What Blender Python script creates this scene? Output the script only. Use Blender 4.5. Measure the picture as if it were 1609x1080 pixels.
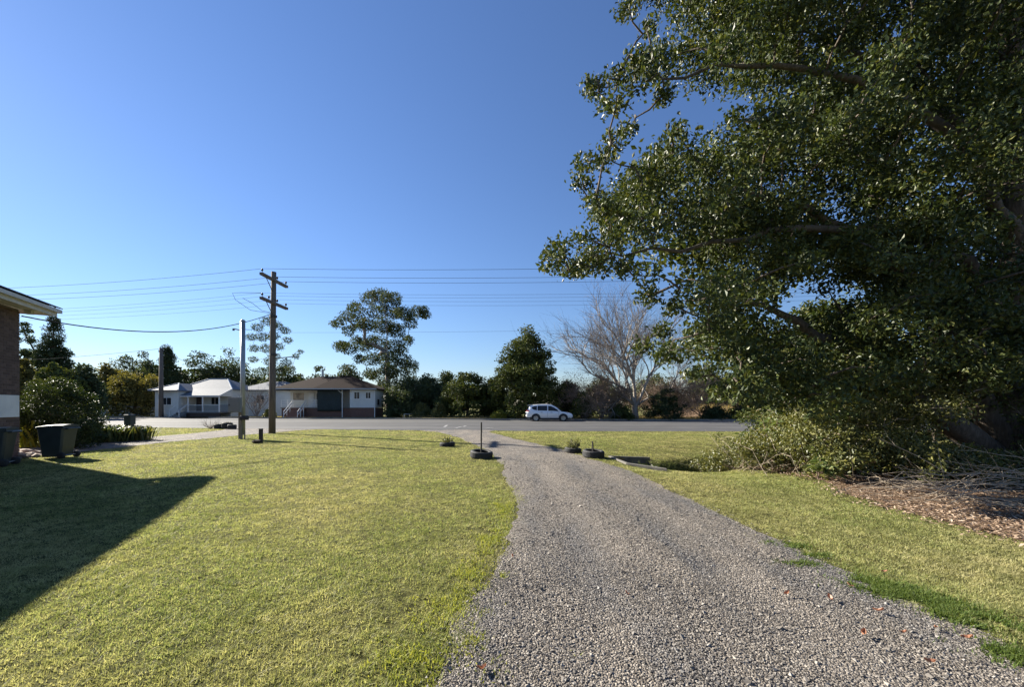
import bpy, math, random
import numpy as np
from math import radians, pi, sin, cos
from mathutils import Vector

scene = bpy.context.scene
for o in list(bpy.data.objects):
    bpy.data.objects.remove(o)
col = scene.collection
RNG = np.random.default_rng(11)
random.seed(11)

# ------------------------------------------------------------------ camera
EYE, FPX, HOR, CX = 1.65, 620.0, 637.0, 804.5       # eye height, focal length, horizon row, centre column
cam_d = bpy.data.cameras.new('camera')
cam = bpy.data.objects.new('camera', cam_d)
col.objects.link(cam)
cam.location = (0, 0, EYE)
cam.rotation_euler = (radians(90), 0, 0)
cam_d.sensor_fit = 'HORIZONTAL'
cam_d.sensor_width = 36
cam_d.lens = 36 * FPX / 1609
cam_d.shift_y = (HOR - 540) / 1609
cam_d.clip_start = 0.05
cam_d.clip_end = 3000
scene.camera = cam

# ------------------------------------------------------------------ sky, sun, exposure
SUN_H = Vector((-0.89, 0.455)).normalized()          # horizontal direction towards the sun
SUN_EL = radians(27.2)
SUN_DIR = Vector((SUN_H.x * cos(SUN_EL), SUN_H.y * cos(SUN_EL), sin(SUN_EL)))
world = bpy.data.worlds.new('World')
scene.world = world
world.use_nodes = True
wn = world.node_tree
bg = wn.nodes['Background']
sky = wn.nodes.new('ShaderNodeTexSky')
sky.sky_type = 'NISHITA'
sky.sun_disc = False
sky.sun_elevation = SUN_EL
sky.sun_rotation = math.atan2(SUN_H.x, SUN_H.y)      # clockwise from +Y
sky.altitude = 0
sky.air_density = 1.3
sky.dust_density = 0.06
sky.ozone_density = 6.0
wb = wn.nodes.new('ShaderNodeMix')                   # one even white balance for the whole sky
wb.data_type = 'RGBA'; wb.blend_type = 'MULTIPLY'; wb.inputs[0].default_value = 1.0
wb.inputs[7].default_value = (0.86, 0.86, 1.0, 1)
wn.links.new(sky.outputs[0], wb.inputs[6])
wn.links.new(wb.outputs[2], bg.inputs[0])
bg.inputs[1].default_value = 0.05

sun_d = bpy.data.lights.new('sun', 'SUN')
sun_d.energy = 5.0
sun_d.angle = radians(0.55)
sun_d.color = (1.0, 0.93, 0.80)
sun = bpy.data.objects.new('sun', sun_d)
col.objects.link(sun)
sun.location = (-40, 20, 40)
sun.rotation_euler = (-SUN_DIR).to_track_quat('-Z', 'Y').to_euler()

vs = scene.view_settings
vs.view_transform = 'Standard'
vs.look = 'None'
vs.gamma = 1
vs.use_curve_mapping = False
vs.exposure = 1.62
scene.cycles.max_bounces = 8
scene.cycles.transparent_max_bounces = 8
scene.cycles.use_denoising = True
scene.cycles.denoiser = 'OPENIMAGEDENOISE'
scene.cycles.denoising_prefilter = 'ACCURATE'
scene.cycles.sample_clamp_indirect = 6

# ------------------------------------------------------------------ helpers
def G(px, py):
    """ground point seen at that place"""
    y = FPX * EYE / (py - HOR)
    return np.array(((px - CX) / FPX * y, y, 0.0))

def P(px, py, y):
    return np.array(((px - CX) / FPX * y, y, EYE + (HOR - py) / FPX * y))

def tag(o, label=None, cat=None, group=None, kind=None):
    if label: o['label'] = label
    if cat: o['category'] = cat
    if group: o['group'] = group
    if kind: o['kind'] = kind
    return o

def thing(name, loc, label, cat, group=None, rz=0.0):
    o = bpy.data.objects.new(name, None)
    o.empty_display_size = 0.2
    col.objects.link(o)
    o.location = [float(c) for c in loc]
    o.rotation_euler = (0, 0, rz)
    return tag(o, label, cat, group)

class MB:
    def __init__(s):
        s.V, s.T, s.Q, s.n = [], [], [], 0
    def add(s, v, t=None, q=None):
        v = np.asarray(v, dtype=np.float64).reshape(-1, 3)
        if t is not None and len(t): s.T.append(np.asarray(t, dtype=np.int64).reshape(-1, 3) + s.n)
        if q is not None and len(q): s.Q.append(np.asarray(q, dtype=np.int64).reshape(-1, 4) + s.n)
        s.V.append(v); s.n += len(v)
        return s
    def box(s, x0, x1, y0, y1, z0, z1):
        v = [(x0,y0,z0),(x1,y0,z0),(x1,y1,z0),(x0,y1,z0),(x0,y0,z1),(x1,y0,z1),(x1,y1,z1),(x0,y1,z1)]
        return s.add(v, q=[(0,3,2,1),(4,5,6,7),(0,1,5,4),(1,2,6,5),(2,3,7,6),(3,0,4,7)])
    def hexa(s, v):
        return s.add(v, q=[(0,3,2,1),(4,5,6,7),(0,1,5,4),(1,2,6,5),(2,3,7,6),(3,0,4,7)])
    def bar(s, a, b, w, h=None):
        """rectangular bar from a to b"""
        h = h or w
        a = np.asarray(a, float); b = np.asarray(b, float)
        d = b - a; d = d / np.linalg.norm(d)
        up = np.array((0, 0, 1.0)) if abs(d[2]) < 0.95 else np.array((0, 1.0, 0))
        u = np.cross(d, up); u /= np.linalg.norm(u); v = np.cross(u, d)
        u = u * w / 2; v = v * h / 2
        return s.hexa([a-u-v, a+u-v, a+u+v, a-u+v, b-u-v, b+u-v, b+u+v, b-u+v])
    def tube(s, pts, rad, n=6, cap=True):
        pts = np.asarray(pts, float); m = len(pts)
        rad = np.full(m, rad, float) if np.isscalar(rad) else np.asarray(rad, float)
        tg = np.gradient(pts, axis=0)
        tg /= (np.linalg.norm(tg, axis=1)[:, None] + 1e-9)
        ref = np.array((0.31, 0.17, 0.93)) if abs(tg[:, 2]).mean() < 0.8 else np.array((0.95, 0.3, 0.1))
        u = np.cross(tg, ref); u /= (np.linalg.norm(u, axis=1)[:, None] + 1e-9)
        w = np.cross(tg, u)
        a = np.arange(n) * 2 * pi / n
        ring = pts[:, None, :] + rad[:, None, None] * (np.cos(a)[None, :, None] * u[:, None, :] + np.sin(a)[None, :, None] * w[:, None, :])
        i = np.arange(m - 1)[:, None] * n; k = np.arange(n)[None, :]; k2 = (k + 1) % n
        q = np.stack([i + k, i + k2, i + n + k2, i + n + k], -1).reshape(-1, 4)
        s.add(ring.reshape(-1, 3), q=q)
        if cap and n >= 3:
            o = s.n - m * n
            t = [(o, o + j + 1, o + j) for j in range(1, n - 1)] + [(o + (m-1)*n, o + (m-1)*n + j, o + (m-1)*n + j + 1) for j in range(1, n - 1)]
            s.T.append(np.array(t))
        return s
    def lathe(s, prof, n=24, c=(0, 0, 0), axis='z', close=False):
        prof = np.asarray(prof, float); m = len(prof)
        a = np.arange(n) * 2 * pi / n
        r, h = prof[:, 0][:, None], prof[:, 1][:, None]
        X, Y, Z = r * np.cos(a), r * np.sin(a), np.repeat(h, n, 1)
        v = np.stack([X, Y, Z], -1)
        if axis == 'y': v = v[..., [0, 2, 1]]
        if axis == 'x': v = v[..., [2, 0, 1]]
        v = v.reshape(-1, 3) + np.asarray(c)
        mm = m if close else m - 1
        i = np.arange(mm)[:, None] * n; i2 = ((np.arange(mm) + 1) % m)[:, None] * n
        k = np.arange(n)[None, :]; k2 = (k + 1) % n
        q = np.stack([i + k, i + k2, i2 + k2, i2 + k], -1).reshape(-1, 4)
        return s.add(v, q=q)
    def build(s, name, mat, parent=None, smooth=False, origin=None, world=False, bevel=0):
        V = np.concatenate(s.V) if s.V else np.zeros((0, 3))
        if world and parent is not None:
            p = parent
            off = np.zeros(3)
            while p is not None:
                off += np.array(p.location); p = p.parent
            V = V - off
        if origin is not None:
            V = V - np.asarray(origin, float)
        me = bpy.data.meshes.new(name)
        T = np.concatenate(s.T) if s.T else np.zeros((0, 3), int)
        Q = np.concatenate(s.Q) if s.Q else np.zeros((0, 4), int)
        me.vertices.add(len(V)); me.vertices.foreach_set('co', V.astype(np.float32).ravel())
        nl = T.size + Q.size
        me.loops.add(nl)
        me.loops.foreach_set('vertex_index', np.concatenate([T.ravel(), Q.ravel()]).astype(np.int32))
        np_ = len(T) + len(Q)
        me.polygons.add(np_)
        st = np.concatenate([np.arange(len(T)) * 3, T.size + np.arange(len(Q)) * 4]).astype(np.int32)
        me.polygons.foreach_set('loop_start', st)
        me.polygons.foreach_set('use_smooth', np.full(np_, bool(smooth)))
        me.update(calc_edges=True)
        if np_ < 20000: me.validate()
        o = bpy.data.objects.new(name, me)
        col.objects.link(o)
        if mat is not None: me.materials.append(mat)
        if parent is not None: o.parent = parent
        if origin is not None: o.location = [float(c) for c in origin]
        if bevel:
            b = o.modifiers.new('bevel', 'BEVEL'); b.width = bevel; b.segments = 2; b.limit_method = 'ANGLE'
        return o

def copy_tree(o, parent=None):
    c = o.copy(); col.objects.link(c); c.parent = parent
    for ch in list(o.children):
        copy_tree(ch, c)
    return c

# ------------------------------------------------------------------ materials
def nodes_of(name):
    m = bpy.data.materials.new(name); m.use_nodes = True
    nt = m.node_tree
    return m, nt, nt.nodes, nt.links, nt.nodes['Principled BSDF']

def ramp(nt, stops):
    r = nt.nodes.new('ShaderNodeValToRGB')
    e = r.color_ramp.elements
    while len(e) < len(stops): e.new(0.5)
    for i, (p, c) in enumerate(stops):
        e[i].position = p; e[i].color = (*c, 1)
    return r

def noise(nt, scale, detail=4, rough=0.55, coord=None, vec_scale=None):
    n = nt.nodes.new('ShaderNodeTexNoise')
    n.inputs['Scale'].default_value = scale; n.inputs['Detail'].default_value = detail
    n.inputs['Roughness'].default_value = rough
    if coord is None:
        g = nt.nodes.new('ShaderNodeNewGeometry'); coord = g.outputs['Position']
    if vec_scale:
        mp = nt.nodes.new('ShaderNodeMapping'); mp.inputs['Scale'].default_value = vec_scale
        nt.links.new(coord, mp.inputs['Vector']); coord = mp.outputs[0]
    nt.links.new(coord, n.inputs['Vector'])
    return n

def mixc(nt, fac, a, b, mode='MIX'):
    m = nt.nodes.new('ShaderNodeMix'); m.data_type = 'RGBA'; m.blend_type = mode
    for sock, v in ((m.inputs[0], fac), (m.inputs[6], a), (m.inputs[7], b)):
        if hasattr(v, 'links') or hasattr(v, 'is_linked'): nt.links.new(v, sock)
        elif isinstance(v, (int, float)): sock.default_value = v
        else: sock.default_value = (*v, 1)
    return m.outputs[2]

def paint(name, c, rough=0.6, var=0.12, nscale=3.0, bump=0.0, bscale=40, metallic=0.0, spec=0.5):
    """painted or plain surface with slight weathering"""
    m, nt, N, L, b = nodes_of(name)
    n = noise(nt, nscale, 5)
    lo = tuple(max(0, x * (1 - var)) for x in c); hi = tuple(min(1, x * (1 + var)) for x in c)
    r = ramp(nt, [(0.3, lo), (0.7, hi)])
    L.new(n.outputs[0], r.inputs[0]); L.new(r.outputs[0], b.inputs['Base Color'])
    b.inputs['Roughness'].default_value = rough; b.inputs['Metallic'].default_value = metallic
    b.inputs['Specular IOR Level'].default_value = spec
    if bump:
        n2 = noise(nt, bscale, 4)
        bp = N.new('ShaderNodeBump'); bp.inputs['Strength'].default_value = bump; bp.inputs['Distance'].default_value = 0.02
        L.new(n2.outputs[0], bp.inputs['Height']); L.new(bp.outputs[0], b.inputs['Normal'])
    return m

def leafmat(name, stops, trans=0.35, rough=0.45, spec=0.5, tint=None, patch=0.0, patch_c=(0.1, 0.1, 0.02), patch_scale=0.5, mottle=False):
    m, nt, N, L, b = nodes_of(name)
    g = N.new('ShaderNodeNewGeometry')
    r = ramp(nt, stops)
    L.new(g.outputs['Random Per Island'], r.inputs[0])
    c = r.outputs[0]
    if patch:
        n = noise(nt, patch_scale, 3)
        rr = ramp(nt, [(0.42, (0, 0, 0)), (0.62, (patch,) * 3)])
        L.new(n.outputs[0], rr.inputs[0])
        c = mixc(nt, rr.outputs[0], c, patch_c)
    if mottle:
        for sc_, lo_, p0, p1 in ((0.9, 0.80, 0.40, 0.56), (2.6, 0.80, 0.38, 0.56), (11.0, 0.62, 0.36, 0.55)):
            n = noise(nt, sc_, 4, 0.6)
            rr = ramp(nt, [(p0, (lo_, lo_ * 1.04, lo_ * 0.95)), (p1, (1.06, 1.06, 1.06))])
            L.new(n.outputs[0], rr.inputs[0])
            c = mixc(nt, 1.0, c, rr.outputs[0], 'MULTIPLY')
    L.new(c, b.inputs['Base Color'])
    b.inputs['Roughness'].default_value = rough
    b.inputs['Specular IOR Level'].default_value = spec
    t = N.new('ShaderNodeBsdfTranslucent')
    tc = mixc(nt, 1.0, c, tint or (1.25, 1.2, 0.55), 'MULTIPLY')
    L.new(tc, t.inputs['Color'])
    mx = N.new('ShaderNodeMixShader'); mx.inputs[0].default_value = trans
    L.new(b.outputs[0], mx.inputs[1]); L.new(t.outputs[0], mx.inputs[2])
    L.new(mx.outputs[0], N['Material Output'].inputs['Surface'])
    return m

def bark(name, c1, c2, scale=3.0, stretch=(6, 6, 1)):
    m, nt, N, L, b = nodes_of(name)
    n = noise(nt, scale, 6, 0.65, vec_scale=stretch)
    r = ramp(nt, [(0.3, c1), (0.7, c2)])
    L.new(n.outputs[0], r.inputs[0]); L.new(r.outputs[0], b.inputs['Base Color'])
    b.inputs['Roughness'].default_value = 0.9
    bp = N.new('ShaderNodeBump'); bp.inputs['Strength'].default_value = 0.7; bp.inputs['Distance'].default_value = 0.03
    L.new(n.outputs[0], bp.inputs['Height']); L.new(bp.outputs[0], b.inputs['Normal'])
    return m

M = {}
# lawn soil and thatch under the blades
def m_lawn():
    m, nt, N, L, b = nodes_of('lawn')
    n1 = noise(nt, 0.45, 4); n2 = noise(nt, 9, 5, 0.7); n3 = noise(nt, 60, 4, 0.7)
    r1 = ramp(nt, [(0.35, (0.165, 0.17, 0.05)), (0.65, (0.21, 0.195, 0.068))])
    L.new(n1.outputs[0], r1.inputs[0])
    r2 = ramp(nt, [(0.38, (0.22, 0.22, 0.22)), (0.62, (1.0, 1.0, 1.0))])
    L.new(n2.outputs[0], r2.inputs[0])
    c = mixc(nt, 1.0, r1.outputs[0], r2.outputs[0], 'MULTIPLY')
    L.new(c, b.inputs['Base Color']); b.inputs['Roughness'].default_value = 1.0
    b.inputs['Specular IOR Level'].default_value = 0.1
    bp = N.new('ShaderNodeBump'); bp.inputs['Strength'].default_value = 0.9; bp.inputs['Distance'].default_value = 0.05
    ad = N.new('ShaderNodeMath'); ad.operation = 'ADD'
    L.new(n2.outputs[0], ad.inputs[0]); L.new(n3.outputs[0], ad.inputs[1])
    L.new(ad.outputs[0], bp.inputs['Height']); L.new(bp.outputs[0], b.inputs['Normal'])
    return m
M['lawn'] = m_lawn()
STRAW, YG, GR, DG = (0.49, 0.44, 0.24), (0.40, 0.40, 0.165), (0.28, 0.32, 0.115), (0.14, 0.185, 0.055)
M['grass'] = leafmat('grass_blade', [(0.0, STRAW), (0.4, YG), (0.75, GR), (1.0, DG)], trans=0.48, rough=0.6, spec=0.25,
                     tint=(1.15, 1.15, 0.8), patch=0.8, patch_c=(0.47, 0.415, 0.225), patch_scale=0.4, mottle=True)
M['lime_grass'] = leafmat('lime_grass', [(0.0, (0.38, 0.37, 0.10)), (0.5, (0.28, 0.31, 0.075)), (1.0, (0.17, 0.21, 0.045))], trans=0.42, rough=0.6, spec=0.25)
M['lush'] = leafmat('lush_grass', [(0.0, (0.15, 0.19, 0.045)), (0.5, (0.10, 0.145, 0.032)), (1.0, (0.06, 0.10, 0.022))], trans=0.4, rough=0.55, spec=0.3)
M['drygrass'] = leafmat('dry_grass', [(0.0, (0.42, 0.33, 0.17)), (0.6, (0.33, 0.25, 0.12)), (1.0, (0.22, 0.19, 0.08))], trans=0.35, rough=0.7, spec=0.2)

def m_gravel():
    m, nt, N, L, b = nodes_of('gravel')
    g = N.new('ShaderNodeNewGeometry')
    v = N.new('ShaderNodeTexVoronoi'); v.inputs['Scale'].default_value = 70
    L.new(g.outputs['Position'], v.inputs['Vector'])
    r = ramp(nt, [(0.0, (0.07, 0.058, 0.047)), (0.45, (0.19, 0.167, 0.144)), (0.8, (0.295, 0.263, 0.23)), (1.0, (0.42, 0.39, 0.352))])
    sp = N.new('ShaderNodeSeparateColor'); L.new(v.outputs['Color'], sp.inputs[0]); L.new(sp.outputs[0], r.inputs[0])
    n1 = noise(nt, 1.0, 5, 0.6, vec_scale=(1.5, 0.35, 1)); r1 = ramp(nt, [(0.34, (0.55, 0.57, 0.61)), (0.5, (0.74, 0.72, 0.69)), (0.64, (0.9, 0.865, 0.815))])
    L.new(n1.outputs[0], r1.inputs[0])
    c = mixc(nt, 1.0, r.outputs[0], r1.outputs[0], 'MULTIPLY')
    L.new(c, b.inputs['Base Color']); b.inputs['Roughness'].default_value = 0.85
    bp = N.new('ShaderNodeBump'); bp.inputs['Strength'].default_value = 1.0; bp.inputs['Distance'].default_value = 0.02
    bp.invert = True
    L.new(v.outputs['Distance'], bp.inputs['Height']); L.new(bp.outputs[0], b.inputs['Normal'])
    return m
M['gravel'] = m_gravel()
def m_stone():
    m, nt, N, L, b = nodes_of('gravel_stone')
    g = N.new('ShaderNodeNewGeometry')
    r = ramp(nt, [(0.0, (0.10, 0.09, 0.08)), (0.4, (0.185, 0.168, 0.15)), (0.75, (0.275, 0.252, 0.228)), (1.0, (0.43, 0.405, 0.37))])
    L.new(g.outputs['Random Per Island'], r.inputs[0])
    n1 = noise(nt, 1.0, 5, 0.6, vec_scale=(1.5, 0.35, 1)); r1 = ramp(nt, [(0.34, (0.55, 0.57, 0.61)), (0.5, (0.74, 0.72, 0.69)), (0.64, (0.9, 0.865, 0.815))])
    L.new(n1.outputs[0], r1.inputs[0])
    c = mixc(nt, 1.0, r.outputs[0], r1.outputs[0], 'MULTIPLY')
    L.new(c, b.inputs['Base Color']); b.inputs['Roughness'].default_value = 0.75
    return m
M['stone'] = m_stone()
def m_asphalt():
    m, nt, N, L, b = nodes_of('asphalt')
    n1 = noise(nt, 1.0, 5, 0.6, vec_scale=(0.02, 0.55, 1)); n2 = noise(nt, 50, 3)
    r = ramp(nt, [(0.3, (0.05, 0.05, 0.052)), (0.5, (0.076, 0.075, 0.075)), (0.7, (0.115, 0.112, 0.109))])
    L.new(n1.outputs[0], r.inputs[0])
    n3 = noise(nt, 0.6, 5); r3 = ramp(nt, [(0.35, (0.85,) * 3), (0.65, (1.1,) * 3)]); L.new(n3.outputs[0], r3.inputs[0])
    c = mixc(nt, 1.0, r.outputs[0], r3.outputs[0], 'MULTIPLY')
    L.new(c, b.inputs['Base Color']); b.inputs['Roughness'].default_value = 0.8; b.inputs['Specular IOR Level'].default_value = 0.3
    bp = N.new('ShaderNodeBump'); bp.inputs['Strength'].default_value = 0.4; bp.inputs['Distance'].default_value = 0.01
    L.new(n2.outputs[0], bp.inputs['Height']); L.new(bp.outputs[0], b.inputs['Normal'])
    return m
M['asphalt'] = m_asphalt()
M['litter_ground'] = paint('litter_ground', (0.15, 0.10, 0.065), 1.0, 0.5, 14, 0.8, 30, spec=0.1)
M['litter'] = leafmat('leaf_litter', [(0, (0.36, 0.27, 0.19)), (0.4, (0.26, 0.18, 0.12)), (0.8, (0.17, 0.11, 0.075)), (1, (0.46, 0.37, 0.28))], trans=0.15, rough=0.6, tint=(1, 0.9, 0.7))
M['redleaf'] = leafmat('fallen_leaf', [(0, (0.30, 0.115, 0.06)), (1, (0.28, 0.15, 0.09))], trans=0.2, rough=0.5, tint=(1.2, 0.8, 0.5))
M['concrete'] = paint('concrete', (0.13, 0.12, 0.105), 0.9, 0.3, 5, 0.5, 40)
M['kerb'] = paint('kerb_concrete', (0.28, 0.25, 0.21), 0.9, 0.3, 2, 0.4, 30)
M['chalk'] = paint('road_marks', (0.24, 0.24, 0.235), 0.8, 0.3, 6)
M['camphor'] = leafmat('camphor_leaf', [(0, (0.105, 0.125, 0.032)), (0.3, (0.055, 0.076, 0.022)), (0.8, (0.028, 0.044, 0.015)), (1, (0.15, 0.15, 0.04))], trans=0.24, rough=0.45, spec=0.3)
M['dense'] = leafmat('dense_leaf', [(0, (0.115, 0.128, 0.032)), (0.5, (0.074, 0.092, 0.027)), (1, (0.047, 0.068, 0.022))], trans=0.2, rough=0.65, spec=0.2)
M['gum'] = leafmat('gum_leaf', [(0, (0.086, 0.101, 0.046)), (0.5, (0.058, 0.079, 0.035)), (1, (0.041, 0.057, 0.026))], trans=0.25, rough=0.65, spec=0.2)
M['bluegreen'] = leafmat('far_leaf', [(0, (0.095, 0.115, 0.047)), (0.5, (0.068, 0.089, 0.041)), (1, (0.047, 0.068, 0.032))], trans=0.2, rough=0.65, spec=0.2)
M['yellowish'] = leafmat('yellow_leaf', [(0, (0.20, 0.17, 0.05)), (0.5, (0.13, 0.12, 0.04)), (1, (0.08, 0.08, 0.03))], trans=0.3, rough=0.65, spec=0.2)
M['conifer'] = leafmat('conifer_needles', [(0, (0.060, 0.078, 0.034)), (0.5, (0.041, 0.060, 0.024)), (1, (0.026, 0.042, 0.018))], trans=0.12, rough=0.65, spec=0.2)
M['shrub'] = leafmat('shrub_leaf', [(0, (0.22, 0.21, 0.065)), (0.4, (0.14, 0.145, 0.045)), (1, (0.06, 0.075, 0.025))], trans=0.3, rough=0.45)
M['camellia'] = leafmat('glossy_leaf', [(0, (0.06, 0.08, 0.02)), (0.6, (0.035, 0.055, 0.016)), (1, (0.02, 0.032, 0.012))], trans=0.18, rough=0.55, spec=0.22)
M['strappy'] = leafmat('strap_leaf', [(0, (0.22, 0.26, 0.12)), (0.5, (0.15, 0.20, 0.085)), (1, (0.08, 0.12, 0.045))], trans=0.3, rough=0.5, spec=0.3)
M['lime'] = leafmat('lime_leaf', [(0, (0.36, 0.33, 0.05)), (1, (0.22, 0.24, 0.04))], trans=0.4, rough=0.45)
M['twigleaf'] = leafmat('brown_leaf', [(0, (0.26, 0.18, 0.13)), (0.5, (0.18, 0.125, 0.09)), (1, (0.12, 0.10, 0.055))], trans=0.15, rough=0.8, tint=(1, .9, .7))
M['bark'] = bark('dark_bark', (0.045, 0.034, 0.026), (0.15, 0.12, 0.095))
M['bark_grey'] = bark('grey_bark', (0.13, 0.11, 0.095), (0.30, 0.26, 0.23))
M['bark_pale'] = bark('pale_bark', (0.26, 0.22, 0.185), (0.47, 0.42, 0.365))
M['twig'] = bark('dead_twig', (0.22, 0.17, 0.12), (0.50, 0.42, 0.32), 5)
M['twig_brown'] = bark('brown_twig', (0.15, 0.105, 0.085), (0.30, 0.225, 0.18), 5)
M['pole_wood'] = bark('pole_timber', (0.085, 0.068, 0.055), (0.19, 0.16, 0.135), 2.0, (10, 10, 0.6))
M['post_wood'] = bark('post_timber', (0.14, 0.115, 0.09), (0.32, 0.28, 0.23), 3.0, (14, 14, 0.8))
M['galv'] = paint('galvanised_steel', (0.34, 0.36, 0.37), 0.45, 0.12, 3, metallic=0.6)
M['dark_steel'] = paint('dark_steel', (0.035, 0.03, 0.028), 0.6, 0.3, 8)
M['insulator'] = paint('insulator', (0.05, 0.035, 0.03), 0.25, 0.1)
M['wire'] = paint('wire', (0.05, 0.053, 0.06), 0.95, 0.1, spec=0.05)
M['rubber'] = paint('tyre_rubber', (0.028, 0.028, 0.029), 0.75, 0.35, 14, 0.5, 60)
M['soil'] = paint('potting_soil', (0.05, 0.035, 0.025), 1.0, 0.4, 20, 0.8, 40)
M['binplastic'] = paint('bin_plastic', (0.034, 0.046, 0.046), 0.42, 0.2, 5)
M['boxgrey'] = paint('grey_enamel', (0.17, 0.18, 0.185), 0.5, 0.06, 3)
M['black'] = paint('black_plastic', (0.02, 0.02, 0.022), 0.5, 0.2)
M['boxgreen'] = paint('dark_green_paint', (0.025, 0.04, 0.036), 0.5, 0.2, 4)
M['white'] = paint('white_paint', (0.72, 0.72, 0.70), 0.55, 0.07, 3)
M['offwhite'] = paint('soffit_paint', (0.56, 0.55, 0.52), 0.6, 0.08, 3)
M['rubble'] = paint('rubble', (0.33, 0.25, 0.2), 0.9, 0.4, 6, 0.5, 30)
M['mortar'] = paint('mortar', (0.17, 0.155, 0.14), 0.95, 0.15, 10)
M['interior'] = paint('dark_interior', (0.03, 0.03, 0.032), 0.9, 0.2)

def boards(name, c, pitch=0.16, axis=2, strength=0.25, rough=0.6, spec=0.3):
    """lapped boards or ribs as fine relief"""
    m, nt, N, L, b = nodes_of(name)
    tc = N.new('ShaderNodeTexCoord')
    w = N.new('ShaderNodeTexWave'); w.wave_type = 'BANDS'; w.bands_direction = 'XYZ'[axis]; w.wave_profile = 'SAW'
    w.inputs['Scale'].default_value = 1.0 / pitch * 0.3142 / 1.0
    L.new(tc.outputs['Object'], w.inputs['Vector'])
    n = noise(nt, 1.2, 4)
    r = ramp(nt, [(0.3, tuple(x * 0.92 for x in c)), (0.7, tuple(min(1, x * 1.05) for x in c))])
    L.new(n.outputs[0], r.inputs[0]); L.new(r.outputs[0], b.inputs['Base Color'])
    b.inputs['Roughness'].default_value = rough; b.inputs['Specular IOR Level'].default_value = spec
    bp = N.new('ShaderNodeBump'); bp.inputs['Strength'].default_value = strength; bp.inputs['Distance'].default_value = 0.02
    L.new(w.outputs[0], bp.inputs['Height']); L.new(bp.outputs[0], b.inputs['Normal'])
    return m
M['wboard'] = boards('white_weatherboard', (0.62, 0.64, 0.62))
M['wboard2'] = boards('cream_weatherboard', (0.66, 0.65, 0.60))
M['wboard_grey'] = boards('grey_cladding', (0.36, 0.39, 0.41))
M['tin'] = boards('zinc_roof', (0.15, 0.165, 0.19), 0.3, 0, 0.25, 0.7, 0.3)
M['tin_shed'] = boards('shed_roof', (0.36, 0.35, 0.33), 0.3, 0, 0.25, 0.6)
M['tile_brown'] = boards('brown_tile', (0.032, 0.022, 0.019), 0.33, 1, 0.3, 0.95, 0.08)
M['tile_dark'] = paint('dark_roof_tile', (0.05, 0.045, 0.043), 0.7, 0.3, 6, 0.4, 20)
def m_brickbase():
    m, nt, N, L, b = nodes_of('red_brickwork')
    tc = N.new('ShaderNodeTexCoord'); mp = N.new('ShaderNodeMapping'); mp.inputs['Rotation'].default_value = (radians(90), 0, 0)
    bt = N.new('ShaderNodeTexBrick'); bt.inputs['Scale'].default_value = 1.0
    bt.inputs['Brick Width'].default_value = 0.24; bt.inputs['Row Height'].default_value = 0.086; bt.inputs['Mortar Size'].default_value = 0.008
    bt.inputs['Color1'].default_value = (0.16, 0.065, 0.045, 1); bt.inputs['Color2'].default_value = (0.11, 0.05, 0.038, 1); bt.inputs['Mortar'].default_value = (0.22, 0.18, 0.15, 1)
    L.new(tc.outputs['Object'], mp.inputs[0]); L.new(mp.outputs[0], bt.inputs[0]); L.new(bt.outputs[0], b.inputs['Base Color'])
    b.inputs['Roughness'].default_value = 0.9
    return m
M['brickbase'] = m_brickbase()
def m_brick():
    m, nt, N, L, b = nodes_of('brick')
    g = N.new('ShaderNodeNewGeometry')
    r = ramp(nt, [(0, (0.085, 0.055, 0.045)), (0.5, (0.115, 0.075, 0.06)), (1, (0.15, 0.10, 0.082))])
    L.new(g.outputs['Random Per Island'], r.inputs[0]); L.new(r.outputs[0], b.inputs['Base Color']); b.inputs['Roughness'].default_value = 0.9
    return m
M['brick'] = m_brick()
def m_glass(name, c=(0.03, 0.035, 0.04), rough=0.06):
    m, nt, N, L, b = nodes_of(name)
    n = noise(nt, 2.5, 2); r = ramp(nt, [(0.3, tuple(x * 0.6 for x in c)), (0.7, tuple(x * 1.4 for x in c))])
    L.new(n.outputs[0], r.inputs[0]); L.new(r.outputs[0], b.inputs['Base Color'])
    b.inputs['Roughness'].default_value = rough; b.inputs['Specular IOR Level'].default_value = 0.3
    return m
M['glass'] = m_glass('window_glass')
M['blind'] = m_glass('glass_with_blind', (0.30, 0.25, 0.20), 0.2)
M['carpaint'] = paint('car_paint', (0.88, 0.88, 0.88), 0.22, 0.02, 1)
M['carpaint'].node_tree.nodes['Principled BSDF'].inputs['Coat Weight'].default_value = 0.6
M['tail'] = paint('tail_lamp', (0.30, 0.012, 0.012), 0.2, 0.1)
M['lamp'] = paint('head_lamp', (0.25, 0.27, 0.29), 0.12, 0.2)
M['rim'] = paint('alloy', (0.42, 0.43, 0.44), 0.35, 0.1, metallic=0.7)
M['shade_cloth'] = paint('shade_cloth', (0.022, 0.034, 0.034), 0.8, 0.2, 3)
M['door_brown'] = paint('door_timber', (0.06, 0.04, 0.035), 0.5, 0.2)
M['bracken'] = M['twigleaf']

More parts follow.
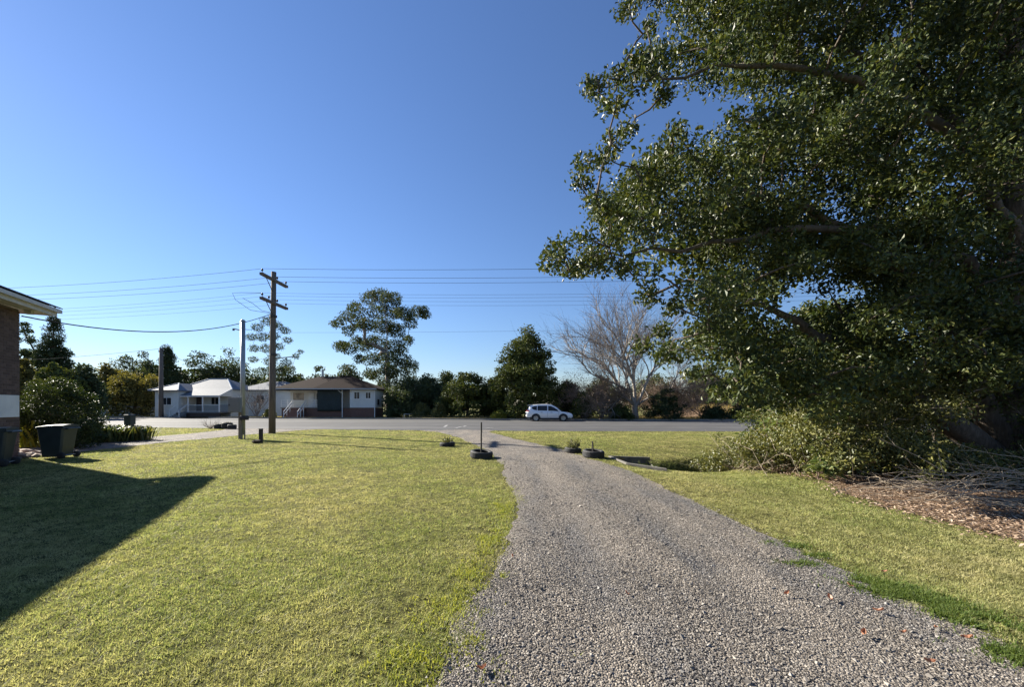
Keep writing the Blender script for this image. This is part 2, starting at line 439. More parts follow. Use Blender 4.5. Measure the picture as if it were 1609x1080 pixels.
# ------------------------------------------------------------------ ground shape
def interp(y, ys, xs):
    return np.interp(y, ys, xs)
dl = np.array([(2.0,-.43),(2.31,-.427),(2.54,-.43),(2.82,-.384),(3.12,-.375),(3.61,-.23),(4.21,-.065),(5.3,.064),(6.69,.146),(8.3,-.06),(10.4,-.21),(13.6,-.65),(17.6,-1.89),(20,-2.7),(22.2,-3.57),(24.4,-4.7),(25.6,-6.0)])
dr = np.array([(2.0,3.3),(2.54,3.29),(2.9,3.36),(3.27,3.26),(3.82,3.24),(4.92,3.14),(5.9,3.1),(7.41,3.05),(9.93,2.89),(12.6,2.35),(15.3,1.6),(20,-.15),(22.5,-1.0),(24.4,-1.45),(25.6,-1.0)])
def XL(y): return interp(y, dl[:, 0], dl[:, 1])
def XR(y): return interp(y, dr[:, 0], dr[:, 1])
rn = np.array([(-160,52),(-90,40),(-60,34.5),(-34.3,30.4),(-27,29.0),(-13.9,26.8),(-4.3,25.4),(3.8,24.75),(14.3,24.6),(40,26),(160,40)])
rf = np.array([(-160,76),(-90,59),(-46,50.4),(-28.6,48.2),(-7.7,45.2),(3.8,43.0),(16.5,42.0),(25.3,41.8),(50,43),(160,58)])
def YN(x): return interp(x, rn[:, 0], rn[:, 1])
def YF(x): return interp(x, rf[:, 0], rf[:, 1])
# side driveway on the left: a band that runs from the road to the brick house
sl_ = np.array([(11.0,-19.2),(17,-18.9),(19.3,-18.8),(22,-18.4),(25.3,-18.9),(27,-19.6),(29,-20.8)])
sr_ = np.array([(11.0,-15.2),(13.5,-15.1),(16,-15.2),(18.6,-15.1),(20.2,-14.9),(22.2,-14.5),(24.4,-14.2),(26.2,-13.6),(29,-11.5)])
def XSL(y): return interp(y, sl_[:, 0], sl_[:, 1])
def XSR(y): return interp(y, sr_[:, 0], sr_[:, 1])

def vnoise(x, y, s, seed=0):
    """cheap smooth noise in -1..1"""
    r = np.random.default_rng(seed)
    out = 0
    for k in range(5):
        a = r.uniform(0, 2 * pi); f = s * r.uniform(0.6, 1.7); ph = r.uniform(0, 6.28, 2)
        out = out + np.sin((x * cos(a) + y * sin(a)) * f + ph[0] + 1.3 * np.sin((x * -sin(a) + y * cos(a)) * f * 0.7 + ph[1]))
    return out / 5

def seg_dist(x, y, pts):
    d = np.full(np.shape(x), 1e9)
    for (x0, y0), (x1, y1) in zip(pts[:-1], pts[1:]):
        dx, dy = x1 - x0, y1 - y0
        t = np.clip(((x - x0) * dx + (y - y0) * dy) / (dx * dx + dy * dy), 0, 1)
        d = np.minimum(d, np.hypot(x - x0 - t * dx, y - y0 - t * dy))
    return d
DITCH = [(5.35, 11.85), (6.0, 12.3), (8.0, 13.6), (12, 16.0)]
def smooth(t): 
    t = np.clip(t, 0, 1); return t * t * (3 - 2 * t)
PIT = np.array([(3.22, 12.8), (4.5, 12.9), (4.18, 10.7), (3.34, 11.3)])   # drain pit corners
def in_pit(x, y, grow=0.0):
    c = PIT.mean(0); q = c + (PIT - c) * (1 + grow)
    ins = np.ones(np.shape(x), bool)
    for k in range(4):
        a, b = q[k], q[(k + 1) % 4]
        ins &= ((b[0] - a[0]) * (y - a[1]) - (b[1] - a[1]) * (x - a[0])) <= 0
    return ins
def H(x, y):
    x = np.asarray(x, float); y = np.asarray(y, float)
    h = 0.018 * vnoise(x, y, 0.9, 3) * smooth((y - 1) / 3)
    d = seg_dist(x, y, DITCH)
    h = h - 0.62 * smooth(1 - d / 1.25) - 0.22 * smooth(1 - d / 4.0) * smooth((x - 2.5) / 1.5)
    onroad = smooth((y - YN(x) + 1.2) / 1.2)
    h = h * (1 - onroad)
    return h

# ------------------------------------------------------------------ the setting
def grid(xs, ys, zf):
    X, Y = np.meshgrid(xs, ys)
    Z = zf(X, Y)
    nx, ny = len(xs), len(ys)
    v = np.stack([X, Y, Z], -1).reshape(-1, 3)
    i = (np.arange(ny - 1)[:, None] * nx + np.arange(nx - 1)[None, :])
    q = np.stack([i, i + 1, i + nx + 1, i + nx], -1).reshape(-1, 4)
    return v, q
xs = np.unique(np.concatenate([np.linspace(-900, -60, 12), np.linspace(-60, -8, 40), np.linspace(-8, 2.5, 34), np.linspace(2.5, 9, 46), np.linspace(9, 60, 40), np.linspace(60, 900, 12)]))
ys = np.unique(np.concatenate([np.linspace(-60, 1, 14), np.linspace(1, 9.5, 36), np.linspace(9.5, 14, 40), np.linspace(14, 30, 40), np.linspace(30, 90, 30), np.linspace(90, 1500, 14)]))
gv, gq = grid(xs, ys, H)
cen = gv[gq].mean(1)
gq = gq[~in_pit(cen[:, 0], cen[:, 1], -0.05)]
lawn = MB().add(gv, q=gq).build('ground', M['lawn'], smooth=True)
tag(lawn, 'grassy ground of the yard and verges', None, kind='structure')

# driveway sheet with ragged edges
yy = np.concatenate([np.arange(1.2, 9, 0.06), np.arange(9, 25.9, 0.18)])
rows = []
for y in yy:
    j = 0.10 * vnoise(np.array(y), np.array(0.0), 3.0, 5) + 0.05 * vnoise(np.array(y), np.array(0.0), 13.0, 6)
    k = 0.10 * vnoise(np.array(y), np.array(9.0), 3.0, 7) + 0.05 * vnoise(np.array(y), np.array(0.0), 13.0, 8)
    a, b = XL(y) - 0.04 + j, XR(y) + 0.04 + k
    t = np.linspace(0, 1, 25)
    x = a + (b - a) * t
    z = H(x, np.full_like(x, y)) + 0.008 + 0.03 * np.sin(t * pi) - .014 * (np.exp(-((t - .30) / .10) ** 2) + np.exp(-((t - .74) / .10) ** 2)) + 0.012 * vnoise(x, np.full_like(x, y), 1.6, 31)
    rows.append(np.stack([x, np.full_like(x, y), z], -1))
rows = np.array(rows); n0, n1 = rows.shape[:2]
i = (np.arange(n0 - 1)[:, None] * n1 + np.arange(n1 - 1)[None, :])
drive = MB().add(rows.reshape(-1, 3), q=np.stack([i, i + 1, i + n1 + 1, i + n1], -1).reshape(-1, 4)).build('driveway', M['gravel'], smooth=True)
tag(drive, 'grey gravel driveway curving to the road', None, kind='structure')

# side driveway
rows = []
for y in np.arange(10.5, 28.4, .25):
    x0, x1 = XSL(y) + 0.12 * vnoise(np.array(y), np.array(2.0), 2.2, 9), XSR(y) + 0.12 * vnoise(np.array(y), np.array(5.0), 2.0, 10)
    x = np.linspace(x0, x1, 8); y_ = np.full_like(x, y)
    rows.append(np.stack([x, y_, H(x, y_) + 0.010], -1))
rows = np.array(rows); n0, n1 = rows.shape[:2]
i = (np.arange(n0 - 1)[:, None] * n1 + np.arange(n1 - 1)[None, :])
path = MB().add(rows.reshape(-1, 3), q=np.stack([i, i + 1, i + n1 + 1, i + n1], -1).reshape(-1, 4)).build('side_driveway', M['gravel'], smooth=True)
tag(path, 'neighbouring gravel drive beside the hedge', None, kind='structure')

# road
xx = np.concatenate([np.linspace(-160, -60, 12), np.linspace(-59, 59, 120), np.linspace(60, 160, 12)])
v = []
for x in xx:
    e = 0.12 * float(vnoise(np.array(x), np.array(1.0), 1.6, 12))
    a, b = YN(x) + e, YF(x)
    for t in np.linspace(0, 1, 7):
        v.append((x, a + (b - a) * t, 0.014 + 0.05 * sin(pi * t)))
n0, n1 = len(xx), 7
i = (np.arange(n0 - 1)[:, None] * n1 + np.arange(n1 - 1)[None, :])
road = MB().add(v, q=np.stack([i, i + n1, i + n1 + 1, i + 1], -1).reshape(-1, 4)).build('road', M['asphalt'], smooth=True)
tag(road, 'wide asphalt road', None, kind='structure')
kb = MB()
xk = np.concatenate([np.arange(-160, -60, 10), np.arange(-60, 62, 2), np.arange(70, 161, 10)])
for x0, x1 in zip(xk[:-1], xk[1:]):
    if -43.5 < x0 < -39.5: continue
    kb.hexa([(x0, YF(x0), -.02), (x1, YF(x1), -.02), (x1, YF(x1) + .18, -.02), (x0, YF(x0) + .18, -.02),
             (x0, YF(x0), .15), (x1, YF(x1), .15), (x1, YF(x1) + .18, .15), (x0, YF(x0) + .18, .15)])
kerb = kb.build('kerb', M['kerb'])
tag(kerb, 'concrete kerb along the far side of the road', None, kind='structure')
# verge behind the kerb
v = []
for x in xx:
    for dy, z in ((0.18, .135), (3.0, .10), (9.0, .03), (16, -0.05)):
        v.append((x, YF(x) + dy, z))
n0, n1 = len(xx), 4
i = (np.arange(n0 - 1)[:, None] * n1 + np.arange(n1 - 1)[None, :])
verge = MB().add(v, q=np.stack([i, i + n1, i + n1 + 1, i + 1], -1).reshape(-1, 4)).build('verge', M['lawn'], smooth=True)
tag(verge, 'grass verge across the road', None, kind='structure')
# pale scuffed marks where the driveway meets the road
mk = MB()
for a, b in (((698, 672.5), (704, 668.5)), ((716, 674.5), (725, 672)), ((728, 672), (732, 670.5)), ((763, 675), (775, 673.5))):
    p, q_ = G(*a), G(*b); dx = q_ - p; nrm = np.array((-dx[1], dx[0], 0)); nrm = nrm / np.linalg.norm(nrm) * 0.09
    zz = np.array((0, 0, 0.055))
    mk.add([p - nrm + zz, p + nrm + zz, q_ + nrm + zz, q_ - nrm + zz], q=[(3, 2, 1, 0)])
mko = mk.build('road_marking', M['chalk']); tag(mko, 'faded white marks on the asphalt', None, kind='structure')

# leaf litter bed under the big tree
def XB(y):   # edge between lawn and litter
    return 6.1 + 0.62 * smooth((np.asarray(y, float) - 7.2) / 1.6) + 0.28 * vnoise(np.asarray(y, float), np.zeros(np.shape(y)), 1.3, 21) + 0.12 * vnoise(np.asarray(y, float), np.zeros(np.shape(y)), 6.0, 22)
yb = np.arange(1.0, 14.0, 0.12); rows = []
for y in yb:
    x = np.concatenate([[float(XB(y))], np.linspace(6.9, 26, 18)])
    z = H(x, np.full_like(x, y)) + 0.010
    rows.append(np.stack([x, np.full_like(x, y), z], -1))
rows = np.array(rows); n0, n1 = rows.shape[:2]
i = (np.arange(n0 - 1)[:, None] * n1 + np.arange(n1 - 1)[None, :])
bed = MB().add(rows.reshape(-1, 3), q=np.stack([i, i + 1, i + n1 + 1, i + n1], -1).reshape(-1, 4)).build('leaf_bed', M['litter_ground'], smooth=True)
tag(bed, 'bare earth bed under the big tree', None, kind='structure')

# ------------------------------------------------------------------ leaves, branches, trees
def rand_dirs(n, rng):
    d = rng.normal(size=(n, 3)); return d / (np.linalg.norm(d, axis=1)[:, None] + 1e-9)

def add_leaves(mb, pos, size, rng, aspect=0.5, fold=0.2, droop=0.0, jitter=0.35, dirs=None):
    n = len(pos)
    d = rand_dirs(n, rng) if dirs is None else dirs + rand_dirs(n, rng) * 0.3
    d[:, 2] -= droop
    d /= (np.linalg.norm(d, axis=1)[:, None] + 1e-9)
    r = rand_dirs(n, rng)
    s = np.cross(d, r); s /= (np.linalg.norm(s, axis=1)[:, None] + 1e-9)
    nn = np.cross(s, d)
    L = size * (1 + jitter * rng.uniform(-1, 1, n))[:, None]
    W = L * aspect * 0.5
    v = np.empty((n, 4, 3))
    v[:, 0] = pos - d * L / 2
    v[:, 2] = pos + d * L / 2
    v[:, 1] = pos - d * L * 0.06 + s * W + nn * W * fold * 2
    v[:, 3] = pos - d * L * 0.06 - s * W + nn * W * fold * 2
    b = np.arange(n)[:, None] * 4
    t = np.concatenate([b + np.array((0, 1, 2)), b + np.array((0, 2, 3))], 1).reshape(-1, 3)
    mb.add(v.reshape(-1, 3), t=t)

def clump_points(centres, radii, per, rng, flat=0.75, shell=0.45):
    out = []
    for c, r in zip(centres, radii):
        n = max(4, int(per * (r / np.mean(radii)) ** 2))
        d = rand_dirs(n, rng)
        rr = r * (shell + (1 - shell) * rng.random(n) ** 0.6) * (1 + 0.13 * rng.normal(size=n))
        p = d * rr[:, None]; p[:, 2] *= flat
        out.append(c + p)
    return np.concatenate(out)

def skeleton(trunk_pts, targets, rng, r_tip=0.02, r_base=0.3, bow=0.12, expo=0.5, kink=0.08):
    """grow limbs from a trunk polyline to target points; returns polylines and radii"""
    nodes = [np.array(p, float) for p in trunk_pts]
    parent = [-1] + list(range(len(trunk_pts) - 1))
    cnt_base = len(nodes)
    tr = np.array(trunk_pts)
    targets = np.array(targets)
    dist = np.min(np.linalg.norm(targets[:, None] - tr[None], axis=2), axis=1)
    tips = []
    for k in np.argsort(dist):
        t = targets[k]
        N = np.array(nodes)
        d = np.linalg.norm(N - t, axis=1)
        pen = d + 0.9 * np.maximum(0, N[:, 2] - t[2] + 0.15 * d)
        pen[0] += 5
        j = int(np.argmin(pen))
        a = nodes[j]; Ld = np.linalg.norm(t - a)
        m = max(2, min(5, int(Ld / 0.8) + 1))
        prev = j
        for q in range(1, m + 1):
            f = q / m
            p = a + (t - a) * f + np.array((0, 0, 1)) * bow * Ld * sin(pi * f) * 0.6 + rng.normal(size=3) * kink * Ld * (f < 1) * 0.6
            nodes.append(p); parent.append(prev); prev = len(nodes) - 1
        tips.append(prev)
    n = len(nodes); load = np.zeros(n)
    for t in tips: load[t] += 1
    for i_ in range(n - 1, 0, -1):
        if parent[i_] >= 0: load[parent[i_]] += load[i_]
    rad = r_tip * np.maximum(load, 1) ** expo
    rad = np.minimum(rad, r_base)
    kids = {}
    for i_ in range(1, n): kids.setdefault(parent[i_], []).append(i_)
    lines = []
    starts = [(0, None)]
    while starts:
        s0, pp = starts.pop()
        line = [s0] if pp is None else [pp, s0]
        cur = s0
        while cur in kids:
            ks = sorted(kids[cur], key=lambda z: -load[z])
            for z in ks[1:]: starts.append((z, cur))
            cur = ks[0]; line.append(cur)
        pts = np.array([nodes[z] for z in line]); rr = rad[line].copy()
        if pp is not None: rr[0] = rr[1]
        lines.append((pts, rr))
    return lines

def tubes(mb, lines, sides=6, thin=4, thin_r=0.04):
    for p, r in lines:
        if len(p) < 2: continue
        mb.tube(p, r, sides if r.max() > thin_r else thin, cap=False)

def make_tree(name, base, centres, radii, leaf, per, lmat, bmat, label, cat='tree', group=None, trunk_top=0.55, trunk_r=0.25,
              flat=0.75, aspect=0.55, droop=0.2, seed=1, limb_every=1, r_tip=0.025, lean=(0, 0), fold=0.2, shell=0.45, core=0):
    rng = np.random.default_rng(seed)
    base = np.array(base, float); centres = np.array(centres, float); radii = np.array(radii, float)
    e = thing(name, base, label, cat, group)
    top = centres[:, 2].max(); zt = base[2] + (top - base[2]) * trunk_top
    mid = centres.mean(0)
    tp = []
    for f in np.linspace(0, 1, 6):
        tp.append((base[0] + (mid[0] - base[0]) * f * 0.7 + lean[0] * f + rng.normal() * 0.05 * (f > 0), base[1] + (mid[1] - base[1]) * f * 0.7 + lean[1] * f, base[2] - 0.1 + (zt - base[2] + 0.1) * f))
    lines = skeleton(tp, centres[::limb_every], rng, r_tip, trunk_r)
    p0, r0 = lines[0]
    r0 = np.maximum(r0, trunk_r * np.linspace(1, 0.3, len(r0))); r0[0] *= 1.35
    lines[0] = (p0, r0)
    mb = MB(); tubes(mb, lines, 8, 4)
    mb.build('trunk', bmat, e, smooth=True, world=True)
    mb = MB()
    pts = clump_points(centres, radii, per, rng, flat, shell)
    add_leaves(mb, pts, leaf, rng, aspect, fold, droop)
    if core:
        c0 = centres.mean(0); sd = centres.std(0) * 0.8
        pts = c0 + np.clip(rng.normal(size=(core, 3)), -1.25, 1.25) * sd
        add_leaves(mb, pts, leaf * 1.6, rng, 0.8, fold, droop)
    mb.build('crown', lmat, e, world=True)
    return e

def env_clumps(base, h0, h1, rfun, n, rc, rng, yscale=1.0, inner=0.45):
    """clump centres filling a rotational envelope between heights h0 and h1; rfun(t) is its radius"""
    C, R = [], []
    while len(C) < n:
        t = rng.random(); rmax = rfun(t)
        if rng.random() > rmax / max(rfun(u) for u in (0, .25, .5, .75, 1)): continue
        a = rng.uniform(0, 2 * pi); q = rmax * (inner + (1 - inner) * rng.random() ** 0.6)
        r = rc * rng.uniform(0.65, 1.35)
        q = max(0, q - r * 0.5)
        C.append((base[0] + q * cos(a), base[1] + q * sin(a) * yscale, base[2] + h0 + (h1 - h0) * t)); R.append(r)
    return np.array(C), np.array(R)

def px_clumps(lst, y, rng, ydepth=2.0, k=1.0):
    C, R = [], []
    for (px, py, r) in lst:
        yv = y + rng.uniform(-1, 1) * ydepth
        C.append(P(px, py, yv)); R.append(r * yv / FPX * k)
    return np.array(C), np.array(R)

def poly_clumps(poly, n, y0, y1, rpx0, rpx1, rng, holes=()):
    poly = np.array(poly, float)
    x0, y0p = poly.min(0); x1, y1p = poly.max(0)
    C, R = [], []
    def inside(x, y):
        c = False; m = len(poly)
        for i_ in range(m):
            a, b = poly[i_], poly[(i_ + 1) % m]
            if (a[1] > y) != (b[1] > y) and x < (b[0] - a[0]) * (y - a[1]) / (b[1] - a[1]) + a[0]: c = not c
        return c
    while len(C) < n:
        x, y = rng.uniform(x0, x1), rng.uniform(y0p, y1p)
        if not inside(x, y): continue
        r = rng.uniform(rpx0, rpx1)
        ok = all(inside(x + r * 0.75 * cos(a), y + r * 0.75 * sin(a)) for a in np.arange(8) * pi / 4)
        if not ok:
            r *= 0.55
            if not all(inside(x + r * 0.6 * cos(a), y + r * 0.6 * sin(a)) for a in np.arange(8) * pi / 4): continue
        if any((x - hx) ** 2 + (y - hy) ** 2 < (hr + r * .6) ** 2 for hx, hy, hr in holes): continue
        yv = rng.uniform(y0, y1)
        C.append(P(x, y, yv)); R.append(r * yv / FPX)
    return np.array(C), np.array(R)

def bare_branching(start, dirn, length, radius, levels, rng, spread=0.5, up=0.25, nsub=(3, 5), out=None, taper=0.55):
    """recursive branching; collects (pts, radii)"""
    if out is None: out = []
    n = 5 if levels >= 2 else (3 if levels == 1 else 2); pts = [np.array(start, float)]; d = np.array(dirn, float); d /= np.linalg.norm(d)
    for k in range(n):
        d = d + rng.normal(size=3) * 0.16 + np.array((0, 0, up)) * 0.12; d /= np.linalg.norm(d)
        pts.append(pts[-1] + d * length / n)
    pts = np.array(pts); rr = np.linspace(radius, radius * taper * 0.75, n + 1)
    out.append((pts, rr))
    if levels > 0:
        m = rng.integers(*nsub) + 1
        for k in range(m):
            f = rng.uniform(0.35, 1.0) if k else 1.0
            idx = min(n, int(f * n)); p = pts[idx]
            tg = pts[idx] - pts[idx - 1]; tg /= np.linalg.norm(tg)
            nd = tg + rng.normal(size=3) * spread + np.array((0, 0, up)); 
            bare_branching(p, nd, length * rng.uniform(0.55, 0.8), max(radius * taper * rng.uniform(0.7, 1), 0.006), levels - 1, rng, spread, up, nsub, out, taper)
    return out

# ============================================================ houses across the road
def window(parent, x0, x1, z0, z1, y, pane=None, fr=0.06, mull=1, ny=-1):
    """a framed window in a wall facing -Y at depth y (local)"""
    w = MB()
    w.box(x0, x0 + fr, y - .05, y + .02, z0, z1); w.box(x1 - fr, x1, y - .05, y + .02, z0, z1)
    w.box(x0 + fr, x1 - fr, y - .05, y + .02, z1 - fr, z1); w.box(x0 + fr, x1 - fr, y - .05, y + .02, z0, z0 + fr)
    for k in range(mull):
        xm = x0 + (x1 - x0) * (k + 1) / (mull + 1)
        w.box(xm - .025, xm + .025, y - .045, y + .015, z0 + fr, z1 - fr)
    o = w.build('window', M['white'], parent)
    p = MB().box(x0 + fr * .5, x1 - fr * .5, y - .022, y - .006, z0 + fr * .5, z1 - fr * .5).build('pane', pane or M['glass'], o)
    s = MB().box(x0 - .05, x1 + .05, y - .10, y + .02, z0 - .05, z0 - .001).build('sill', M['white'], o)
    return o

def hip_roof(mb, x0, x1, y0, y1, z0, z1, ridge, th=0.12):
    """ridge = (xa, ya, xb, yb); four planes with a thickness"""
    xa, ya, xb, yb = ridge
    v = [(x0,y0,z0),(x1,y0,z0),(x1,y1,z0),(x0,y1,z0),(xa,ya,z1),(xb,yb,z1)]
    b = [(x0,y0,z0-th),(x1,y0,z0-th),(x1,y1,z0-th),(x0,y1,z0-th)]
    if abs(xb - xa) >= abs(yb - ya):
        mb.add(v + b, t=[(0, 4, 3), (1, 2, 5)], q=[(0, 1, 5, 4), (2, 3, 4, 5), (6, 9, 8, 7), (0, 6, 7, 1), (1, 7, 8, 2), (2, 8, 9, 3), (3, 9, 6, 0)])
    else:
        mb.add(v + b, t=[(0, 1, 4), (2, 3, 5)], q=[(1, 2, 5, 4), (3, 0, 4, 5), (6, 9, 8, 7), (0, 6, 7, 1), (1, 7, 8, 2), (2, 8, 9, 3), (3, 9, 6, 0)])
    return mb

def ridge_caps(parent, segs, mat, w=0.13):
    for a, b in segs:
        MB().bar(np.array(a) + (0, 0, .03), np.array(b) + (0, 0, .03), w, .07).build('ridge_cap', mat, parent)

# ---- zinc-roofed weatherboard house
h1 = thing('weatherboard_house', (-42.5, 52, 0), 'pale weatherboard house with zinc hip roof and front verandah', 'house')
ox, oy = -42.5, 52.0
def lx(x): return x - ox
def ly(y): return y - oy
wl = MB()
wl.box(lx(-46.6), lx(-43.55), ly(51.5), ly(59), -.1, 3.55)
wl.build('wing_wall', M['wboard'], h1)
MB().box(lx(-43.549), lx(-38.7), ly(54.3), ly(60), -.1, 3.85).build('main_wall', M['wboard'], h1)
rf_ = hip_roof(MB(), lx(-47.1), lx(-43.2), ly(51.0), ly(59), 3.6, 4.62, (lx(-45.1), ly(53.4), lx(-45.1), ly(57))).build('roof', M['tin'], h1)
ridge_caps(rf_, [((lx(-43.2), ly(51.0), 3.6), (lx(-45.1), ly(53.4), 4.62)), ((lx(-47.1), ly(51.0), 3.6), (lx(-45.1), ly(53.4), 4.62))], M['white'])
mr = hip_roof(MB(), lx(-46.2), lx(-38.35), ly(54.05), ly(61), 3.86, 5.45, (lx(-43.9), ly(57.2), lx(-41.2), ly(57.2))).build('roof', M['tin'], h1)
ridge_caps(mr, [((lx(-38.35), ly(54.05), 3.86), (lx(-41.2), ly(57.2), 5.45)), ((lx(-43.9), ly(57.2), 5.45), (lx(-41.2), ly(57.2), 5.45)), ((lx(-46.2), ly(54.05), 3.86), (lx(-43.9), ly(57.2), 5.45))], M['white'])
vr = MB().hexa([(lx(-43.9), ly(51.75), 2.84), (lx(-38.35), ly(51.75), 2.84), (lx(-38.35), ly(54.1), 3.82), (lx(-43.9), ly(54.1), 3.82),
                (lx(-43.9), ly(51.75), 2.92), (lx(-38.35), ly(51.75), 2.92), (lx(-38.35), ly(54.1), 3.90), (lx(-43.9), ly(54.1), 3.90)]).build('verandah_roof', M['tin'], h1)
MB().bar((lx(-38.33), ly(51.75), 2.9), (lx(-38.33), ly(54.1), 3.88), .06, .16).build('barge_board', M['white'], vr)
MB().add([(lx(-38.40), ly(51.85), 2.82), (lx(-38.40), ly(54.28), 2.82), (lx(-38.40), ly(54.28), 3.78), (lx(-38.46), ly(51.85), 2.82), (lx(-38.46), ly(54.28), 2.82), (lx(-38.46), ly(54.28), 3.78)],
         t=[(0, 1, 2), (3, 5, 4)], q=[(0, 3, 4, 1), (0, 2, 5, 3), (1, 4, 5, 2)]).build('gable_infill', M['wboard2'], h1)
MB().box(lx(-43.5), lx(-38.4), ly(51.7), ly(51.76), 2.74, 2.86).build('gutter', M['white'], h1)
MB().box(lx(-43.5), lx(-38.4), ly(51.85), ly(54.29), .62, .76).build('verandah_floor', M['boxgrey'], h1)
MB().box(lx(-43.4), lx(-38.5), ly(52.0), ly(52.1), -.05, .615).build('base_lattice', M['door_brown'], h1)
for x, y in ((-42.6, 51.92), (-40.7, 51.92), (-38.52, 51.92), (-38.52, 54.2)):
    MB().box(lx(x) - .06, lx(x) + .06, ly(y) - .06, ly(y) + .06, .761, 2.83).build('verandah_post', M['white'], h1)
for xa, xb in ((-42.54, -40.76), (-40.64, -38.58)):
    rl = MB(); rl.box(lx(xa), lx(xb), ly(51.9), ly(51.94), 1.62, 1.68); rl.box(lx(xa), lx(xb), ly(51.9), ly(51.94), .82, .86)
    ro = rl.build('balustrade', M['white'], h1)
    n = int((xb - xa) / .11)
    bl = MB()
    for k in range(1, n):
        x = xa + (xb - xa) * k / n
        bl.box(lx(x) - .016, lx(x) + .016, ly(51.905), ly(51.935), .86, 1.62)
    b_ = bl.build('balusters', M['boxgrey'], ro); b_['kind'] = 'stuff'
rl = MB(); rl.box(lx(-38.54), lx(-38.50), ly(51.99), ly(54.1), 1.62, 1.68)
for y in np.arange(52.1, 54.1, .12): rl.box(lx(-38.535), lx(-38.505), ly(y), ly(y) + .03, .76, 1.62)
rl.build('balustrade', M['boxgrey'], h1)
dr_ = MB().box(lx(-43.4), lx(-42.6), ly(54.24), ly(54.31), .77, 2.75).build('door', M['door_brown'], h1)
MB().box(lx(-42.72), lx(-42.67), ly(54.2), ly(54.24), 1.6, 1.75).build('handle', M['galv'], dr_)
window(h1, lx(-45.7), lx(-44.4), 1.66, 2.66, ly(51.5), M['glass'])
window(h1, lx(-41.4), lx(-40.3), 1.7, 2.75, ly(54.3), M['glass'])
st = MB()
for k in range(4): st.box(lx(-43.9), lx(-42.75), ly(50.6 + k * .3), ly(50.6 + (k + 1) * .3 - .002), 0, .16 * (k + 1))
st.build('steps', M['boxgrey'], h1)
for x in (-43.95, -42.7):
    MB().bar((lx(x), ly(50.6), .95), (lx(x), ly(51.85), 1.72), .06, .09).build('handrail', M['white'], h1)
    MB().bar((lx(x), ly(50.6), 0), (lx(x), ly(50.6), .92), .07).build('newel_post', M['white'], h1)
MB().bar((lx(-44.9), ly(50.9), .1), (lx(-44.2), ly(50.2), .9), .06).build('handrail', M['white'], h1)
MB().bar((lx(-44.6), ly(50.9), .0), (lx(-44.0), ly(50.3), .55), .06).build('handrail', M['white'], h1)

# ---- brown tiled house on brick base
h2 = thing('brick_base_house', (-23.5, 50.0, 0), 'white clad house on red brick base with brown tiled hip roof', 'house')
ox, oy = -23.5, 50.0
ZF = 1.33
MB().box(lx(-29.4), lx(-20.55), ly(50.35), ly(57), -.1, ZF - .1).build('brick_base', M['brickbase'], h2)
MB().box(lx(-20.5), lx(-17.35), ly(50.0), ly(53.2), -.1, ZF - .02).build('brick_base', M['brickbase'], h2)
MB().box(lx(-29.5), lx(-20.55), ly(50.28), ly(52.2), ZF - .095, ZF).build('verandah_floor', M['concrete'], h2)
MB().box(lx(-29.35), lx(-20.55), ly(52.2), ly(57), ZF + .003, 3.72).build('wall', M['wboard2'], h2)
MB().box(lx(-20.53), lx(-17.3), ly(49.95), ly(53.2), ZF, 3.72).build('wing_wall', M['wboard'], h2)
r2 = hip_roof(MB(), lx(-30.3), lx(-20.9), ly(49.4), ly(58), 3.75, 5.55, (lx(-26.3), ly(53.8), lx(-23.2), ly(53.8)), .16).build('roof', M['tile_brown'], h2)
r3 = hip_roof(MB(), lx(-25.0), lx(-16.95), ly(49.36), ly(55), 3.752, 5.5, (lx(-23.0), ly(52.6), lx(-21.5), ly(52.6)), .16).build('roof', M['tile_brown'], h2)
ridge_caps(r3, [((lx(-16.95), ly(49.36), 3.752), (lx(-21.5), ly(52.6), 5.5)), ((lx(-23.0), ly(52.6), 5.5), (lx(-21.5), ly(52.6), 5.5))], M['tile_brown'], .2)
MB().box(lx(-30.3), lx(-16.95), ly(49.30), ly(49.36), 3.62, 3.76).build('gutter', M['wboard_grey'], h2)
MB().tube([(lx(-26.0), ly(54.2), 5.2), (lx(-26.0), ly(54.2), 6.55)], .14, 10).build('flue', M['galv'], r2)
for x in (-21.55,):
    MB().tube([(lx(x), ly(50.1), 0), (lx(x), ly(50.1), 3.6)], .055, 8).build('verandah_post', M['white'], h2)
    MB().bar((lx(x), ly(50.1), 3.15), (lx(x) - .55, ly(50.1), 3.55), .06).build('brace', M['white'], h2)
MB().tube([(lx(-17.36), ly(49.88), 0), (lx(-17.36), ly(49.88), 3.6)], .05, 8).build('downpipe', M['white'], h2)
bl = MB(); 
zz = np.linspace(ZF - .45, 3.6, 9)
v = []; n = 13
for z in zz:
    for k in range(n): v.append((lx(-24.75 + 3.05 * k / (n - 1)), ly(50.15) + .03 * sin(k * 1.9) + .02 * sin(z * 3), z))
i = (np.arange(8)[:, None] * n + np.arange(n - 1)[None, :])
so = bl.add(v, q=np.stack([i, i + 1, i + n + 1, i + n], -1).reshape(-1, 4)).build('shade_blind', M['shade_cloth'], h2, smooth=True)
sm = so.modifiers.new('solid', 'SOLIDIFY'); sm.thickness = .02
window(h2, lx(-29.0), lx(-27.4), 2.25, 3.35, ly(52.2), M['blind'], mull=0)
window(h2, lx(-25.9), lx(-25.2), 1.75, 3.3, ly(52.2), M['glass'], mull=0)
d2 = MB().box(lx(-26.9), lx(-26.15), ly(52.13), ly(52.21), ZF + .01, 3.3).build('door', M['white'], h2)
MB().box(lx(-26.28), lx(-26.22), ly(52.08), ly(52.13), 2.2, 2.32).build('handle', M['galv'], d2)
window(h2, lx(-20.0), lx(-19.25), 2.4, 3.35, ly(49.95), M['glass'])
